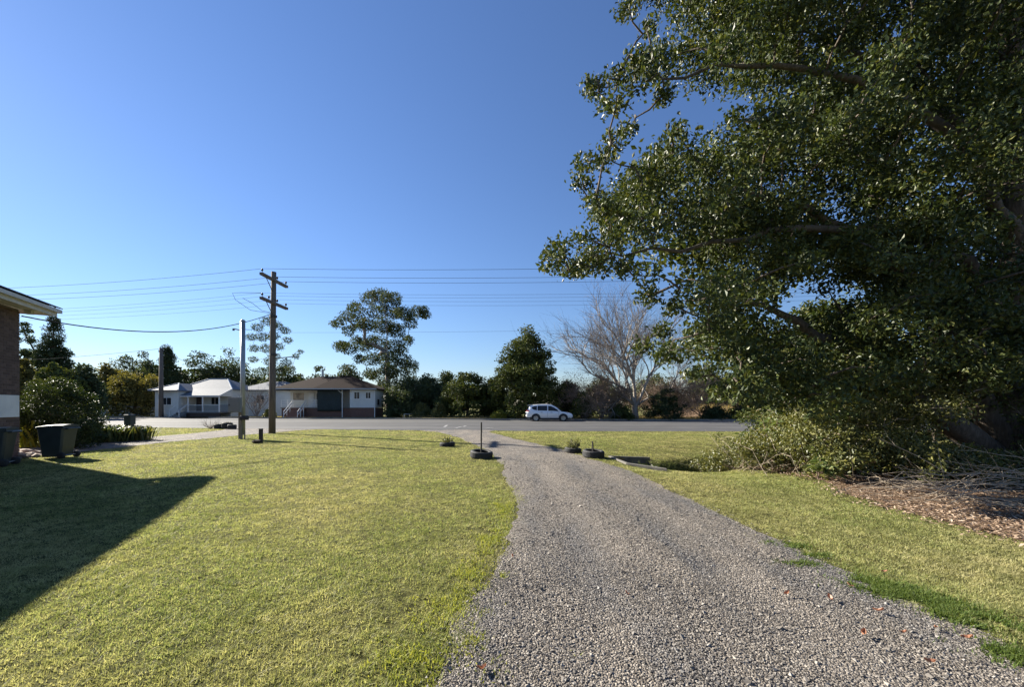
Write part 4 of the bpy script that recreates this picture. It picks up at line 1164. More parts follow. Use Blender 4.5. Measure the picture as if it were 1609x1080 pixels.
# ============================================================ the white car
def make_car():
    e = thing('parked_car', (3.75, 39.95, .02), 'white compact suv parked on the far side of the road', 'car', rz=radians(-4))
    L, Wd = 4.69, 1.82
    # stations along x (rear -2.345 .. front 2.345): x, z_bottom, z_mid (waist), half width low, half width waist
    S = [(-2.33, .46, .98, .66, .70), (-2.22, .34, 1.02, .80, .82), (-1.9, .28, 1.04, .87, .87), (-1.2, .26, 1.04, .905, .89), (-.4, .25, 1.03, .905, .89), (.5, .25, 1.01, .905, .885),
         (1.05, .25, 1.00, .90, .88), (1.55, .27, .95, .895, .84), (1.95, .29, .88, .87, .78), (2.2, .32, .80, .78, .66), (2.33, .42, .68, .62, .50)]
    v = []; m = 10
    for x, zb, zw, wl_, ww in S:
        ring = [(-wl_ * .9, zb), (-wl_, zb + .14), (-wl_, zb + (zw - zb) * .62), (-ww, zw - .03), (-ww * .86, zw), (ww * .86, zw), (ww, zw - .03), (wl_, zb + (zw - zb) * .62), (wl_, zb + .14), (wl_ * .9, zb)]
        v += [(x, y, z) for y, z in ring]
    q = []
    for i_ in range(len(S) - 1):
        for k in range(m): q.append((i_ * m + k, i_ * m + (k + 1) % m, (i_ + 1) * m + (k + 1) % m, (i_ + 1) * m + k))
    t = [(0, k + 1, k) for k in range(1, m - 1)]; o_ = (len(S) - 1) * m; t += [(o_, o_ + k, o_ + k + 1) for k in range(1, m - 1)]
    body = MB().add(v, t=t, q=q).build('body', M['carpaint'], e, smooth=True)
    # greenhouse
    Gs = [(-2.18, 1.02, 1.10, .78, .74), (-1.98, 1.03, 1.52, .82, .62), (-1.75, 1.03, 1.64, .83, .60), (-1.1, 1.02, 1.71, .84, .60), (-.3, 1.01, 1.725, .84, .60), (.25, 1.00, 1.66, .83, .59), (.75, .99, 1.40, .82, .64), (1.22, .97, 1.01, .78, .74)]
    v = []; m = 6
    for x, zb, zt, wb_, wt in Gs:
        v += [(x, -wb_, zb - .06), (x, -wb_ + (wb_ - wt) * .92, zt - .05), (x, -wt + .05, zt), (x, wt - .05, zt), (x, wb_ - (wb_ - wt) * .92, zt - .05), (x, wb_, zb - .06)]
    q = []
    for i_ in range(len(Gs) - 1):
        for k in range(m - 1): q.append((i_ * m + k, i_ * m + k + 1, (i_ + 1) * m + k + 1, (i_ + 1) * m + k))
    q += [(0, 1, 4, 5), (1, 2, 3, 4)]
    MB().add(v, q=q).build('cabin', M['carpaint'], e, smooth=True)
    def gh(x, f):
        """point on the cabin side at station x, height fraction f (0 waist 1 roof)"""
        xs_ = [g[0] for g in Gs]
        zb = np.interp(x, xs_, [g[1] for g in Gs]); zt = np.interp(x, xs_, [g[2] for g in Gs]); wb_ = np.interp(x, xs_, [g[3] for g in Gs]); wt = np.interp(x, xs_, [g[4] for g in Gs])
        z = zb - .06 + (zt - .05 - zb + .06) * f; y = wb_ + (wb_ - (wb_ - wt) * .92 - wb_) * f
        return y, z
    for side in (-1, 1):
        for xs_, f0, f1 in (((-1.72, -1.5, -1.22), (.52, .30, .22), (.76, .84, .86)), ((-1.15, -.75, -.2), (.21, .19, .18), (.86, .87, .87)), ((-.10, .2, .55, .92), (.18, .19, .22, .32), (.87, .86, .80, .62))):
            vv = []
            for x, a, b in zip(xs_, f0, f1):
                for f in (a, b):
                    y, z = gh(x, f); vv.append((x, side * (y + .012), z))
            vv2 = [(x, y - side * .03, z) for x, y, z in vv]
            n_ = len(xs_); qq = []
            for k in range(n_ - 1):
                qq += [(2 * k, 2 * k + 2, 2 * k + 3, 2 * k + 1)]
            MB().add(vv + vv2, q=qq + [(2 * n_ + a_, 2 * n_ + b_, 2 * n_ + c_, 2 * n_ + d_) for d_, c_, b_, a_ in qq] + [(0, 1, 2 * n_ + 1, 2 * n_), (2 * n_ - 2, 4 * n_ - 2, 4 * n_ - 1, 2 * n_ - 1)]).build('side_window', M['glass'], e)
        # sill cladding and arches
        MB().box(-.95, .98, *sorted((side * .885, side * .925)), .22, .36).build('sill_cladding', M['black'], e, bevel=.02)
        for xw in (-1.32, 1.38):
            ar = MB(); n_ = 16; vv = []
            for k in range(n_ + 1):
                a = pi * (-.08 + 1.16 * k / n_)
                for r_ in (.36, .455):
                    vv += [(xw + r_ * cos(a), side * .86, .345 + r_ * sin(a)), (xw + r_ * cos(a), side * .925, .345 + r_ * sin(a))]
            qq = []
            for k in range(n_):
                b0, b1 = 4 * k, 4 * k + 4
                qq += [(b0 + 1, b0 + 3, b1 + 3, b1 + 1), (b0 + 3, b0 + 2, b1 + 2, b1 + 3), (b0, b0 + 1, b1 + 1, b1), (b0 + 2, b0, b1, b1 + 2)]
            ar.add(vv, q=qq).build('wheel_arch', M['black'], e)
            # dark well behind the wheel
            MB().lathe([(0, 0), (.38, 0), (.38, .03), (0, .03)], 24, (xw, side * .905 - (.03 if side > 0 else 0), .345), 'y').build('wheel_well', M['interior'], e)
            w = MB().lathe([(.22, -.11), (.33, -.10), (.345, -.06), (.345, .06), (.33, .10), (.22, .11)], 32, (xw, side * .84, .345), 'y').build('wheel', M['rubber'], e, smooth=True)
            MB().lathe([(0, 0), (.06, -.01 * side), (.215, -.0), (.235, .02 * side), (.225, -.03 * side)], 28, (xw, side * .935, .345), 'y').build('rim', M['rim'], w)
            for k in range(5):
                a = 2 * pi * k / 5 + .3
                d_ = np.array((cos(a), 0, sin(a)))
                c0 = np.array((xw, side * .938, .345))
                MB().bar(c0 + d_ * .1 + np.array((-d_[2], 0, d_[0])) * .035, c0 + d_ * .2 + np.array((-d_[2], 0, d_[0])) * .06, .03, .012).build('spoke_gap', M['black'], w)
        MB().hexa([(1.75, side * .80, .76), (2.22, side * .62, .66), (2.20, side * .68, .74), (1.75, side * .845, .88), (1.72, side * .80, .80), (2.20, side * .60, .74), (2.18, side * .6, .78), (1.72, side * .80, .90)]).build('headlight', M['lamp'], e)
        MB().hexa([(-2.30, side * .60, .95), (-1.98, side * .84, .99), (-1.98, side * .84, 1.10), (-2.26, side * .60, 1.12), (-2.34, side * .70, .95), (-2.0, side * .89, 1.0), (-2.02, side * .87, 1.10), (-2.28, side * .72, 1.12)]).build('tail_light', M['tail'], e)
        MB().hexa([(.86, side * .86, 1.03), (1.02, side * .86, 1.04), (1.02, side * 1.02, 1.06), (.86, side * 1.02, 1.05), (.86, side * .86, 1.15), (.98, side * .86, 1.15), (.96, side * 1.02, 1.17), (.86, side * 1.02, 1.17)]).build('mirror', M['carpaint'], e)
        for x in (-.85, .12): MB().box(x, x + .2, *sorted((side * .895, side * .925)), .90, .935).build('door_handle', M['boxgrey'], e)
        for x in (-.17, .93): MB().box(x, x + .012, *sorted((side * .888, side * .908)), .38, .98).build('door_gap', M['black'], e)
        MB().tube([(-1.7, side * .57, 1.665), (-1.4, side * .575, 1.71), (-.2, side * .575, 1.755), (.25, side * .565, 1.69)], .018, 6).build('roof_rail', M['galv'], e)
    MB().hexa([(.80, -.66, 1.38), (1.20, -.74, 1.02), (1.20, .74, 1.02), (.80, .66, 1.38), (.82, -.64, 1.41), (1.24, -.72, 1.04), (1.24, .72, 1.04), (.82, .64, 1.41)]).build('windscreen', M['glass'], e)
    MB().hexa([(-2.17, -.70, 1.13), (-2.01, -.62, 1.48), (-2.01, .62, 1.48), (-2.17, .70, 1.13), (-2.20, -.69, 1.14), (-2.04, -.61, 1.49), (-2.04, .61, 1.49), (-2.20, .69, 1.14)]).build('rear_window', M['glass'], e)
    MB().hexa([(-2.16, -.6, 1.58), (-1.75, -.6, 1.64), (-1.75, .6, 1.64), (-2.16, .6, 1.58), (-2.16, -.6, 1.62), (-1.75, -.6, 1.69), (-1.75, .6, 1.69), (-2.16, .6, 1.62)]).build('spoiler', M['carpaint'], e)
    MB().hexa([(-2.40, -.70, .36), (-1.75, -.90, .26), (-1.75, .90, .26), (-2.40, .70, .36), (-2.42, -.72, .52), (-1.75, -.915, .44), (-1.75, .915, .44), (-2.42, .72, .52)]).build('rear_bumper', M['black'], e)
    MB().hexa([(1.8, -.90, .24), (2.38, -.60, .30), (2.38, .60, .30), (1.8, .90, .24), (1.8, -.91, .36), (2.39, -.62, .42), (2.39, .62, .42), (1.8, .91, .36)]).build('front_bumper', M['black'], e)
    MB().box(2.30, 2.36, -.40, .40, .50, .68).build('grille', M['black'], e)
    MB().box(-1.9, 1.9, -.80, .80, .20, .30).build('underbody', M['black'], e)
    return e
make_car()

# ============================================================ trees across the road
R_ = np.random.default_rng
# tall spreading gum
gl = [(600,466,15),(580,470,13),(620,468,11),(560,488,14),(545,498,11),(532,507,10),(590,490,13),(615,490,15),(636,494,13),(655,490,12),(668,494,9),(645,508,11),(575,510,15),(600,512,17),(622,520,15),(548,520,10),
      (560,535,9),(535,545,11),(550,548,12),(572,545,12),(596,540,15),(620,545,15),(640,535,10),(585,565,13),(610,568,16),(632,565,14),(645,580,12),(565,565,9),(600,590,16),(628,592,16),(648,600,12),(583,588,11),(615,612,16),(640,618,14),(598,612,11),(655,625,11),(622,632,14)]
rg = R_(21); C0, R0 = px_clumps(gl + [(x + rg.uniform(-12, 12), y + rg.uniform(-8, 8), r * .7) for x, y, r in gl], 58, rg, 4.5)
make_tree('gum_tree', G(612, 655) * 0 + np.array((P(612, 637, 58)[0], 58, 0)), C0, R0 * 1.08, .28, 420, M['gum'], M['bark_grey'], 'tall spreading gum tree rising beside the brown-roofed house', seed=22, trunk_r=.36, trunk_top=.85, r_tip=.02, aspect=.45, droop=.5, flat=.8)
# dense tall tree by the car
def prof_dense(t): return 4.6 * (0.85 if t < .25 else 1.0) * (1 - max(0, (t - .25) / .75) ** 1.7) + .35
b0 = (P(828, 637, 47.5)[0], 47.5, 0)
C0, R0 = env_clumps(b0, .6, 10.9, prof_dense, 190, .85, R_(23))
make_tree('dense_tree', b0, C0, R0, .25, 150, M['dense'], M['bark'], 'tall dense dome-shaped tree behind the white car', seed=24, trunk_r=.3, core=3000)
# rounded trees of the hedge line
for k, (px, w, top, y, mat, lab) in enumerate(((735, 105, 582, 50, 'dense', 'broad rounded dark tree left of the tall dense tree'),
        (672, 70, 588, 54, 'bluegreen', 'rounded dark tree between the gum and the broad hedge tree'),
        (700, 60, 583, 60, 'dense', 'far dark tree showing above the hedge trees'),
        (640, 80, 592, 52, 'bluegreen', 'low dark tree at the foot of the gum'),
        (892, 50, 596, 50, 'conifer', 'dark low tree in shade right of the tall dense tree'),
        (780, 50, 590, 52, 'dense', 'small dark tree tucked against the tall dense tree'))):
    X = P(px, 637, y)[0]; Rr = w / 2 * y / FPX; top_z = EYE + (HOR - top) / FPX * y
    C0, R0 = env_clumps((X, y, 0), .4, top_z - .5, lambda t: Rr * (0.9 + .1 * sin(pi * t)) * (1 - max(0, (t - .45) / .55) ** 2.2 * .8), 105, .75, R_(30 + k))
    make_tree('hedge_tree', (X, y, 0), C0, R0, .27, 100, M[mat], M['bark'], lab, seed=40 + k, trunk_r=.2, core=1800, group='trees behind the far verge')
# cypress on the left
b0 = (P(84, 637, 60)[0], 60, 0)
C0, R0 = env_clumps(b0, .5, 15.0, lambda t: 3.1 * (1 - t) ** .62 + .25, 330, .58, R_(51), inner=.3)
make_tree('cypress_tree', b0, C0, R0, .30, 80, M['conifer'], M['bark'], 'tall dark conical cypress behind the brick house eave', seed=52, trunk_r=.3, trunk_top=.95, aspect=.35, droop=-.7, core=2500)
for k, (px, w, bot, top, y, mat, lab) in enumerate((
        (40, 44, 640, 505, 72, 'bluegreen', 'dark tree half hidden behind the brick house'),
        (38, 40, 640, 560, 48, 'yellowish', 'small yellow-green tree at the corner of the brick house'),
        (90, 70, 640, 566, 44, 'dense', 'bushy tree below the conical cypress'),
        (128, 66, 645, 568, 46, 'bluegreen', 'dark rounded tree right of the cypress'),
        (175, 60, 645, 566, 62, 'yellowish', 'bushy olive tree behind the low shed'),
        (212, 80, 648, 572, 58, 'yellowish', 'golden tinted tree above the low shed'),
        (196, 70, 645, 556, 74, 'gum', 'far tree rising above the golden tree'),
        (225, 60, 640, 553, 80, 'gum', 'far feathery tree left of the dark conifer'),
        (315, 75, 640, 552, 70, 'bluegreen', 'round leafy tree behind the zinc roof'),
        (358, 85, 640, 547, 72, 'gum', 'broad brownish tree behind the zinc roof'),
        (285, 50, 640, 585, 66, 'conifer', 'low dark tree left of the zinc ridge'),
        (440, 85, 645, 570, 66, 'bluegreen', 'dark rounded tree behind the power pole'),
        (405, 60, 645, 585, 68, 'bluegreen', 'dark tree above the white cottage roof'),
        (500, 60, 640, 574, 78, 'gum', 'far tree above the brown roof'),
        (548, 70, 640, 572, 74, 'bluegreen', 'far dark tree above the brown roof ridge'),
        (470, 50, 640, 585, 70, 'bluegreen', 'dark tree at the left end of the brown roof'),
        (1200, 90, 655, 560, 60, 'bluegreen', 'far tree seen under the camphor boughs'),
        (1150, 80, 655, 590, 64, 'dense', 'far tree behind the brown bare thicket'),
        (1290, 120, 655, 540, 56, 'bluegreen', 'far tree right of the dry grass bank'),
        (945, 90, 655, 594, 58, 'dense', 'dark tree behind the left brown bush'),
        (1030, 110, 655, 588, 60, 'bluegreen', 'dark tree behind the silver bare tree'),
        (1110, 90, 655, 580, 58, 'dense', 'dark tree behind the right brown thicket'))):
    X = P(px, 637, y)[0]; Rr = w / 2 * y / FPX; top_z = EYE + (HOR - top) / FPX * y
    C0, R0 = env_clumps((X, y, 0), .6, top_z - .4, lambda t: Rr * (0.75 + .25 * sin(pi * min(1, t * 1.2))) * (1 - max(0, (t - .5) / .5) ** 2 * .75), 70, Rr * .24, R_(70 + k))
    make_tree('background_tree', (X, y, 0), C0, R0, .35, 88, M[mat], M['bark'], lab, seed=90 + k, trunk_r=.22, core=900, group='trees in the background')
# dark conifer behind the far pole
b0 = (P(262, 637, 64)[0], 64, 0)
C0, R0 = env_clumps(b0, 1, 11.6, lambda t: 3.1 * (1 - t) ** .8 + .2, 120, .7, R_(120))
make_tree('conifer_tree', b0, C0, R0, .28, 130, M['conifer'], M['bark'], 'dark pointed conifer behind the far timber pole', seed=121, trunk_top=.95, aspect=.4, core=1800)
# wispy tree behind the power pole
gl = [(405,515,9),(420,505,9),(435,512,9),(448,520,8),(395,530,8),(412,530,10),(430,528,9),(452,535,7),(400,548,8),(420,548,10),(438,545,8),(398,565,7),(425,568,10),(450,570,8),(465,560,6),(472,553,5),(440,585,10),(410,585,10),(432,560,8),(456,580,8)]
rg = R_(130); C0, R0 = px_clumps(gl, 62, rg, 3)
make_tree('wispy_gum_tree', (P(424, 637, 62)[0], 62, 0), C0, R0 * 1.05, .26, 330, M['gum'], M['bark_grey'], 'wispy open-crowned gum behind the power pole', seed=131, trunk_r=.18, trunk_top=.9, aspect=.35, droop=.4, r_tip=.022)

def bare_tree(name, base, label, stems, levels, mat, seed, spread=.42, up=.3, nsub=(3, 5), leafmat_=None, leaf_n=0, leaf=.12, group=None, cat='tree', sides=6, fork=0.0, twigmat=None):
    rg = R_(seed); lines = []
    e = thing(name, base, label, cat, group)
    if fork: lines.append((np.array(base) + np.array([(0, 0, -.1), (.03, 0, .5), (-.04, .02, 1.1), (0, 0, fork + .25)]), np.array((.46, .36, .32, .28))))
    for d, Ls, r in stems: bare_branching(np.array(base) + np.array((0, 0, -.05 + fork * rg.uniform(.8, 1.05) * (fork > 0))), d, Ls, r, levels, rg, spread, up, nsub, lines)
    tr, tw = MB(), MB()
    tubes(tr, [l for l in lines if l[1].max() > .035], sides, 4); tubes(tw, [l for l in lines if l[1].max() <= .035], 3, 3)
    tr.build('trunk', mat, e, smooth=True, world=True)
    if tw.n: tw.build('twigs', twigmat or mat, e, world=True)
    if leaf_n:
        tips = np.array([l[0][-1] for l in lines]); pts = tips[rg.integers(0, len(tips), leaf_n)] + rg.normal(size=(leaf_n, 3)) * .22
        lb_ = MB(); add_leaves(lb_, pts, leaf, rg, .5, .2, .2); lb_.build('crown', leafmat_, e, world=True)
    return e
# silver bare tree right of the car
b0 = np.array((P(998, 637, 45)[0], 45, 0))
bare_tree('bare_tree', b0, 'large leafless silver-barked tree beyond the road', [((-.95, .1, 1), 5.0, .19), ((-.55, .1, 1.1), 6.6, .2), ((-.2, .2, 1.2), 7.2, .2), ((.2, -.1, 1.2), 7.0, .2), ((.65, 0, 1.0), 6.0, .18), ((-1.1, -.2, .8), 5.0, .15), ((1.0, .1, .75), 4.8, .14), ((-.75, -.3, .9), 6.0, .16)], 4, M['bark_pale'], 140, .42, .16, (4, 6), fork=1.7, twigmat=M['bark_grey'])
# small bare crepe myrtle between the houses
b0 = np.array((P(403, 637, 50.5)[0], 50.5, .1))
bare_tree('bare_small_tree', b0, 'small leafless many-stemmed tree between the two houses', [((rx, ry, 1.2), 1.9, .07) for rx, ry in ((-.5, 0), (-.2, .2), (.15, -.1), (.45, .1), (.7, -.1), (-.75, -.1))], 3, M['bark_grey'], 141, .4, .2, (3, 5))
# brown twiggy thickets either side of the bare tree
for k, (px, y, w, h, lab, n) in enumerate(((945, 44.2, 3.3, 7.0, 'brown twiggy bush left of the silver bare tree', 7), (1105, 44.5, 4.4, 7.2, 'brown twiggy thicket right of the silver bare tree', 9), (1035, 46.5, 3.4, 6.0, 'dark twiggy bush behind the silver bare tree', 7))):
    b0 = np.array((P(px, 637, y)[0], y, .05)); rg = R_(150 + k)
    st_ = []
    for j in range(n):
        a = 2 * pi * j / n + rg.uniform(-.3, .3); st_.append(((cos(a) * .75, sin(a) * .75, 1.0), h * .38, .06))
    bare_tree('twiggy_bush', b0, lab, st_, 4, M['twig_brown'], 155 + k, .5, .12, (3, 5), M['twigleaf'], 9000, .13, 'brown twiggy bushes beyond the road', 'bush', 4)
# dark evergreen shrubs at their feet
for k, (px, y, w, h, mat, lab) in enumerate(((915, 44.0, 2.4, 3.4, 'dense', 'green shrub at the verge just right of the car'), (975, 43.6, 2.6, 2.0, 'dense', 'low green shrub under the brown bush'), (1045, 44.0, 4.0, 3.6, 'conifer', 'dark shrub mass below the bare tree boughs'), (1120, 43.6, 3.0, 1.8, 'conifer', 'low dark shrub at the road edge on the right'),
        (785, 45.6, 1.6, 1.1, 'lime', 'low yellow-green shrub left of the white car'), (805, 46.0, 1.5, 1.6, 'shrub', 'olive shrub behind the yellow-green shrub'), (662, 49.5, 2.2, 2.0, 'shrub', 'olive shrub by the low white rail'), (690, 48.2, 1.6, 2.0, 'shrub', 'light green shrub at the foot of the broad hedge tree'), (1160, 44.6, 2.0, 2.2, 'dense', 'green shrub beside the dry grass bank'), (423, 49.6, 1.1, 1.3, 'shrub', 'small garden shrub before the white cottage'))):
    X = P(px, 637, y)[0]
    C0, R0 = env_clumps((X, y, 0), .1, h - .3, lambda t: w * .62 * (1 - t ** 2.5 * .7), 40, .42, R_(170 + k))
    make_tree('verge_shrub', (X, y, 0), C0, R0, .19, 85, M[mat], M['bark'], lab, 'shrub', 'shrubs along the far verge', seed=180 + k, trunk_r=.06, trunk_top=.5, r_tip=.012, core=500)
# white flowering garden shrub
# dry grass bank at the right
rg = R_(200); n = 9000
x = rg.uniform(24, 44, n); y = rg.uniform(45, 60, n)
def blades(mb, x, y, z, h, w, rng, lean=.5):
    n = len(x); a = rng.uniform(0, 2 * pi, n); l = rng.normal(0, lean, n) * h; la = rng.uniform(0, 2 * pi, n)
    v = np.empty((n, 3, 3))
    v[:, 0] = np.stack([x - np.cos(a) * w / 2, y - np.sin(a) * w / 2, z], -1)
    v[:, 1] = np.stack([x + np.cos(a) * w / 2, y + np.sin(a) * w / 2, z], -1)
    v[:, 2] = np.stack([x + np.cos(la) * l, y + np.sin(la) * l, z + h], -1)
    mb.add(v.reshape(-1, 3), t=np.arange(n * 3).reshape(-1, 3))
bk = MB(); bv, bq = grid(np.linspace(22, 48, 14), np.linspace(44.5, 62, 10), lambda X, Y: .05 + 1.35 * smooth((Y - 45) / 8) * smooth((X - 22) / 3) * smooth((48 - X) / 4))
bko = bk.add(bv, q=bq).build('dry_bank', M['litter_ground'], smooth=True); tag(bko, 'dry tan grass bank', None, kind='structure')
gb = MB(); blades(gb, x, y, .05 + 1.35 * smooth((y - 45) / 8) * smooth((x - 22) / 3) * smooth((48 - x) / 4) - .05, .55 * rg.uniform(.5, 1.2, n), .06, rg)
tag(gb.build('dry_grass', M['drygrass']), 'tall dry tan grass on the bank across the road', 'grass', kind='stuff')
# weedy strip along the far verge
n = 16000; x = rg.uniform(-34, 24, n); y = YF(x) + .2 + rg.random(n) ** 1.5 * 6
gb = MB(); sel = (x < -14) ; hh = np.where(x > -13, .34, .10) * rg.uniform(.4, 1.2, n)
hh = np.where((y - YF(x)) < 1.6, np.minimum(hh, .09), hh)
blades(gb, x, y, np.full(n, .08), hh, .05, rg)
tag(gb.build('verge_weeds', M['drygrass']), 'dry weedy grass along the far verge', 'grass', kind='stuff')

# ============================================================ garden beside the brick house
def bush(name, base, w, h, n, rc, leaf, per, mat, label, seed, cat='bush', flat=.8, aspect=.5, droop=.1, group=None):
    C0, R0 = env_clumps(base, h * .12, h - rc * .6, lambda t: w / 2 * (.8 + .2 * sin(pi * t)) * (1 - max(0, (t - .45) / .55) ** 2 * .6), n, rc, R_(seed))
    return make_tree(name, base, C0, R0, leaf, per, M[mat], M['bark'], label, cat, group, seed=seed + 1, trunk_r=.06, trunk_top=.5, r_tip=.008, aspect=aspect, droop=droop, flat=flat)
bush('camellia_bush', (-18.9, 16.2, 0), 3.4, 2.75, 75, .34, .10, 170, 'camellia', 'large dark glossy-leaved bush beside the brick house', 210)
bush('garden_bush', (-20.6, 17.5, 0), 2.4, 3.1, 40, .36, .10, 150, 'dense', 'lighter green bush close to the brick house corner', 214)
bush('low_bush', (-16.6, 15.0, 0), 1.8, 1.1, 36, .22, .08, 130, 'camellia', 'low dark bush behind the wheelie bin', 218)
def strappy(loc, n, h, mat, label, seed, name='strappy_plant', group=None, spread=.8, wid=.035):
    e = thing(name, loc, label, 'plant', group); rg = R_(seed); mb = MB()
    for k in range(n):
        a = rg.uniform(0, 2 * pi); b0 = np.array((rg.normal() * spread * .22, rg.normal() * spread * .18, 0)); hh = h * rg.uniform(.6, 1.15); out = hh * rg.uniform(.3, .9)
        d = np.array((cos(a), sin(a), 0)); s_ = np.array((-sin(a), cos(a), 0)) * wid * rg.uniform(.7, 1.2)
        vv = []
        for f, hz, wf in ((0, 0, .6), (.35, .62, 1), (.7, .98, .9), (1.0, .86, .05)):
            c_ = b0 + d * out * f + np.array((0, 0, hh * hz)); vv += [c_ - s_ * wf, c_ + s_ * wf]
        mb.add(vv, q=[(0, 1, 3, 2), (2, 3, 5, 4), (4, 5, 7, 6)])
    o = mb.build('foliage', M[mat], e); o['kind'] = 'stuff'
    return e
hk = 0
places = [(126, 694), (140, 695), (155, 695), (168, 694.5), (182, 694), (195, 693), (208, 692), (219, 692), (148, 690), (172, 690), (190, 689)]
words_ = ['first strappy clump of the hedge, nearest the wheelie bin', 'second strappy clump of the hedge from the wheelie bin', 'third strappy clump of the hedge from the wheelie bin', 'fourth strappy clump of the front hedge row', 'fifth strappy clump of the front hedge row', 'strappy clump before the pillar letterbox, left side', 'strappy clump just below the pillar letterbox', 'rightmost strappy clump at the hedge end', 'back row strappy clump nearest the dark bush', 'middle strappy clump of the back hedge row', 'back row strappy clump left of the letterbox']
for (px, py), lb_ in zip(places, words_):
    strappy(G(px, py), 110, .62, ('strappy', 'shrub', 'camellia')[hk % 3], lb_, 220 + hk, group='strappy hedge plants', spread=1.3, wid=.03); hk += 1
strappy(G(47, 704), 60, .95, 'lime', 'yellow-green strappy plant between the two wheelie bins', 240, wid=.04)
# rubble by the bins
for k, (px, py, s) in enumerate(((30, 718, .16), (38, 716, .2), (47, 718, .14), (54, 716, .17), (58, 719, .12), (42, 720, .1))):
    rg = R_(250 + k); d = rand_dirs(26, rg); bm = bmesh.new()
    for q in d: bm.verts.new((q[0] * s * 1.3, q[1] * s, max(0, q[2] * s * .7 + s * .4)))
    bmesh.ops.convex_hull(bm, input=bm.verts)
    me = bpy.data.meshes.new('rubble_stone'); bm.to_mesh(me); bm.free(); me.materials.append(M['rubble'])
    o = bpy.data.objects.new('rubble_stone', me); col.objects.link(o); o.location = G(px, py)
    tag(o, 'broken masonry lump in the rubble between the two bins', 'stone', 'rubble between the bins')

# ============================================================ the big camphor tree
POLY = [(960,-60),(985,5),(1032,20),(1035,55),(1012,70),(985,95),(955,118),(922,122),(922,160),(945,188),(985,198),(1002,215),(960,232),(915,243),(905,285),(922,322),(938,345),(915,352),(866,385),(864,420),(885,442),(935,432),(985,432),(1010,455),(1078,475),(1072,500),(1032,515),(1000,535),(1008,562),(1075,588),(1112,604),(1150,640),(1190,655),(1290,672),(1370,655),(1450,640),(1640,650),(1780,600),(1780,-260),(940,-260)]
HOLES = [(1095, 170, 38), (1060, 185, 22), (1140, 160, 20), (1000, 222, 14), (960, 435, 10), (1190, 500, 12), (1330, 455, 10), (1420, 520, 12), (1250, 470, 9)]
rg = R_(301)
C1, R1 = poly_clumps(POLY, 560, 7.0, 12.8, 26, 52, rg, HOLES)
C1b, R1b = poly_clumps([(1075,300),(1460,260),(1640,420),(1640,640),(1250,650),(1150,600),(1085,560),(1110,480)], 110, 7.6, 12.0, 26, 46, rg, HOLES[6:])
C1, R1 = np.concatenate([C1, C1b]), np.concatenate([R1, R1b])
# finer sprays along the left outline
edge = [(935,140),(950,165),(930,130),(970,120),(1000,90),(1020,40),(985,10),(920,255),(915,285),(935,310),(950,250),(945,335),(880,390),(872,410),(890,425),(910,375),(915,420),(945,415),(975,425),(1020,465),(1060,485),(1040,520),(1012,548),(1045,560),(1090,590),(1130,615),(985,200),(965,225),(1040,150),(1150,190),(1060,205),(930,400),(960,370),(1010,300),(980,340)]
C2, R2 = px_clumps([(x + rg.uniform(-4, 4), y + rg.uniform(-4, 4), rg.uniform(16, 26)) for x, y in edge for _ in range(2)], 8.6, rg, 1.2)
cb = np.array((13.2, 10.6, 0))
ct = thing('camphor_tree', cb, 'huge spreading camphor tree overhanging the right of the yard', 'tree')
stems = [np.array([(13.2,10.6,-.2),(13.1,10.4,1.5),(13.0,10.3,3),(12.7,9.9,6),(12.3,9.6,9),(11.6,9.4,12)]),
         np.array([(12.9,10.4,.1),(12.0,10.1,.72),(11.2,10.0,1.2),(10.3,10.0,1.75),(8.8,10.2,3.0),(7.2,10.2,3.9),(5.5,9.9,4.4)]),
         np.array([(13.0,10.5,.4),(12.15,10.2,1.8),(11.6,10.0,2.7),(10.5,9.8,4.2),(9.0,9.5,5.4),(7.0,9.2,6.2),(5.0,8.9,6.6)]),
         np.array([(12.75,9.95,5.6),(11.0,9.4,7.6),(9.0,9.0,8.6),(6.8,8.7,9.0),(4.6,8.5,9.1),(3.2,8.4,8.6)]),
         np.array([(12.95,10.2,3.4),(11.2,9.6,5.0),(9.0,9.2,5.8),(6.5,8.9,5.6),(4.2,8.7,5.2),(2.4,8.6,4.9)]),
         np.array([(12.6,9.9,7.0),(11.6,10.6,9.5),(10.2,11.2,11.5),(8.2,11.4,12.6)])]
srad = [np.linspace(.46,.2,6), np.array((.33,.3,.26,.22,.14,.08,.03)), np.array((.3,.26,.22,.16,.11,.07,.03)), np.array((.17,.13,.10,.075,.05,.02)), np.array((.18,.14,.10,.075,.05,.02)), np.linspace(.16,.04,4)]
# resample stems so that limbs can leave anywhere along them
def resample(p, m):
    d = np.concatenate([[0], np.cumsum(np.linalg.norm(np.diff(p, axis=0), axis=1))]); t = np.linspace(0, d[-1], m)
    return np.stack([np.interp(t, d, p[:, k]) for k in range(3)], -1)
tr = MB(); nodes_all = []
for p, r in zip(stems, srad):
    q = resample(p, 18); q[1:-1] += rg.normal(size=(16, 3)) * .05
    tr.tube(q, np.interp(np.linspace(0, 1, 18), np.linspace(0, 1, len(r)), r), 12, cap=False); nodes_all.append(q)
cents = np.concatenate([C1, C2]); rads = np.concatenate([R1, R2])
nodes_all = np.concatenate(nodes_all)
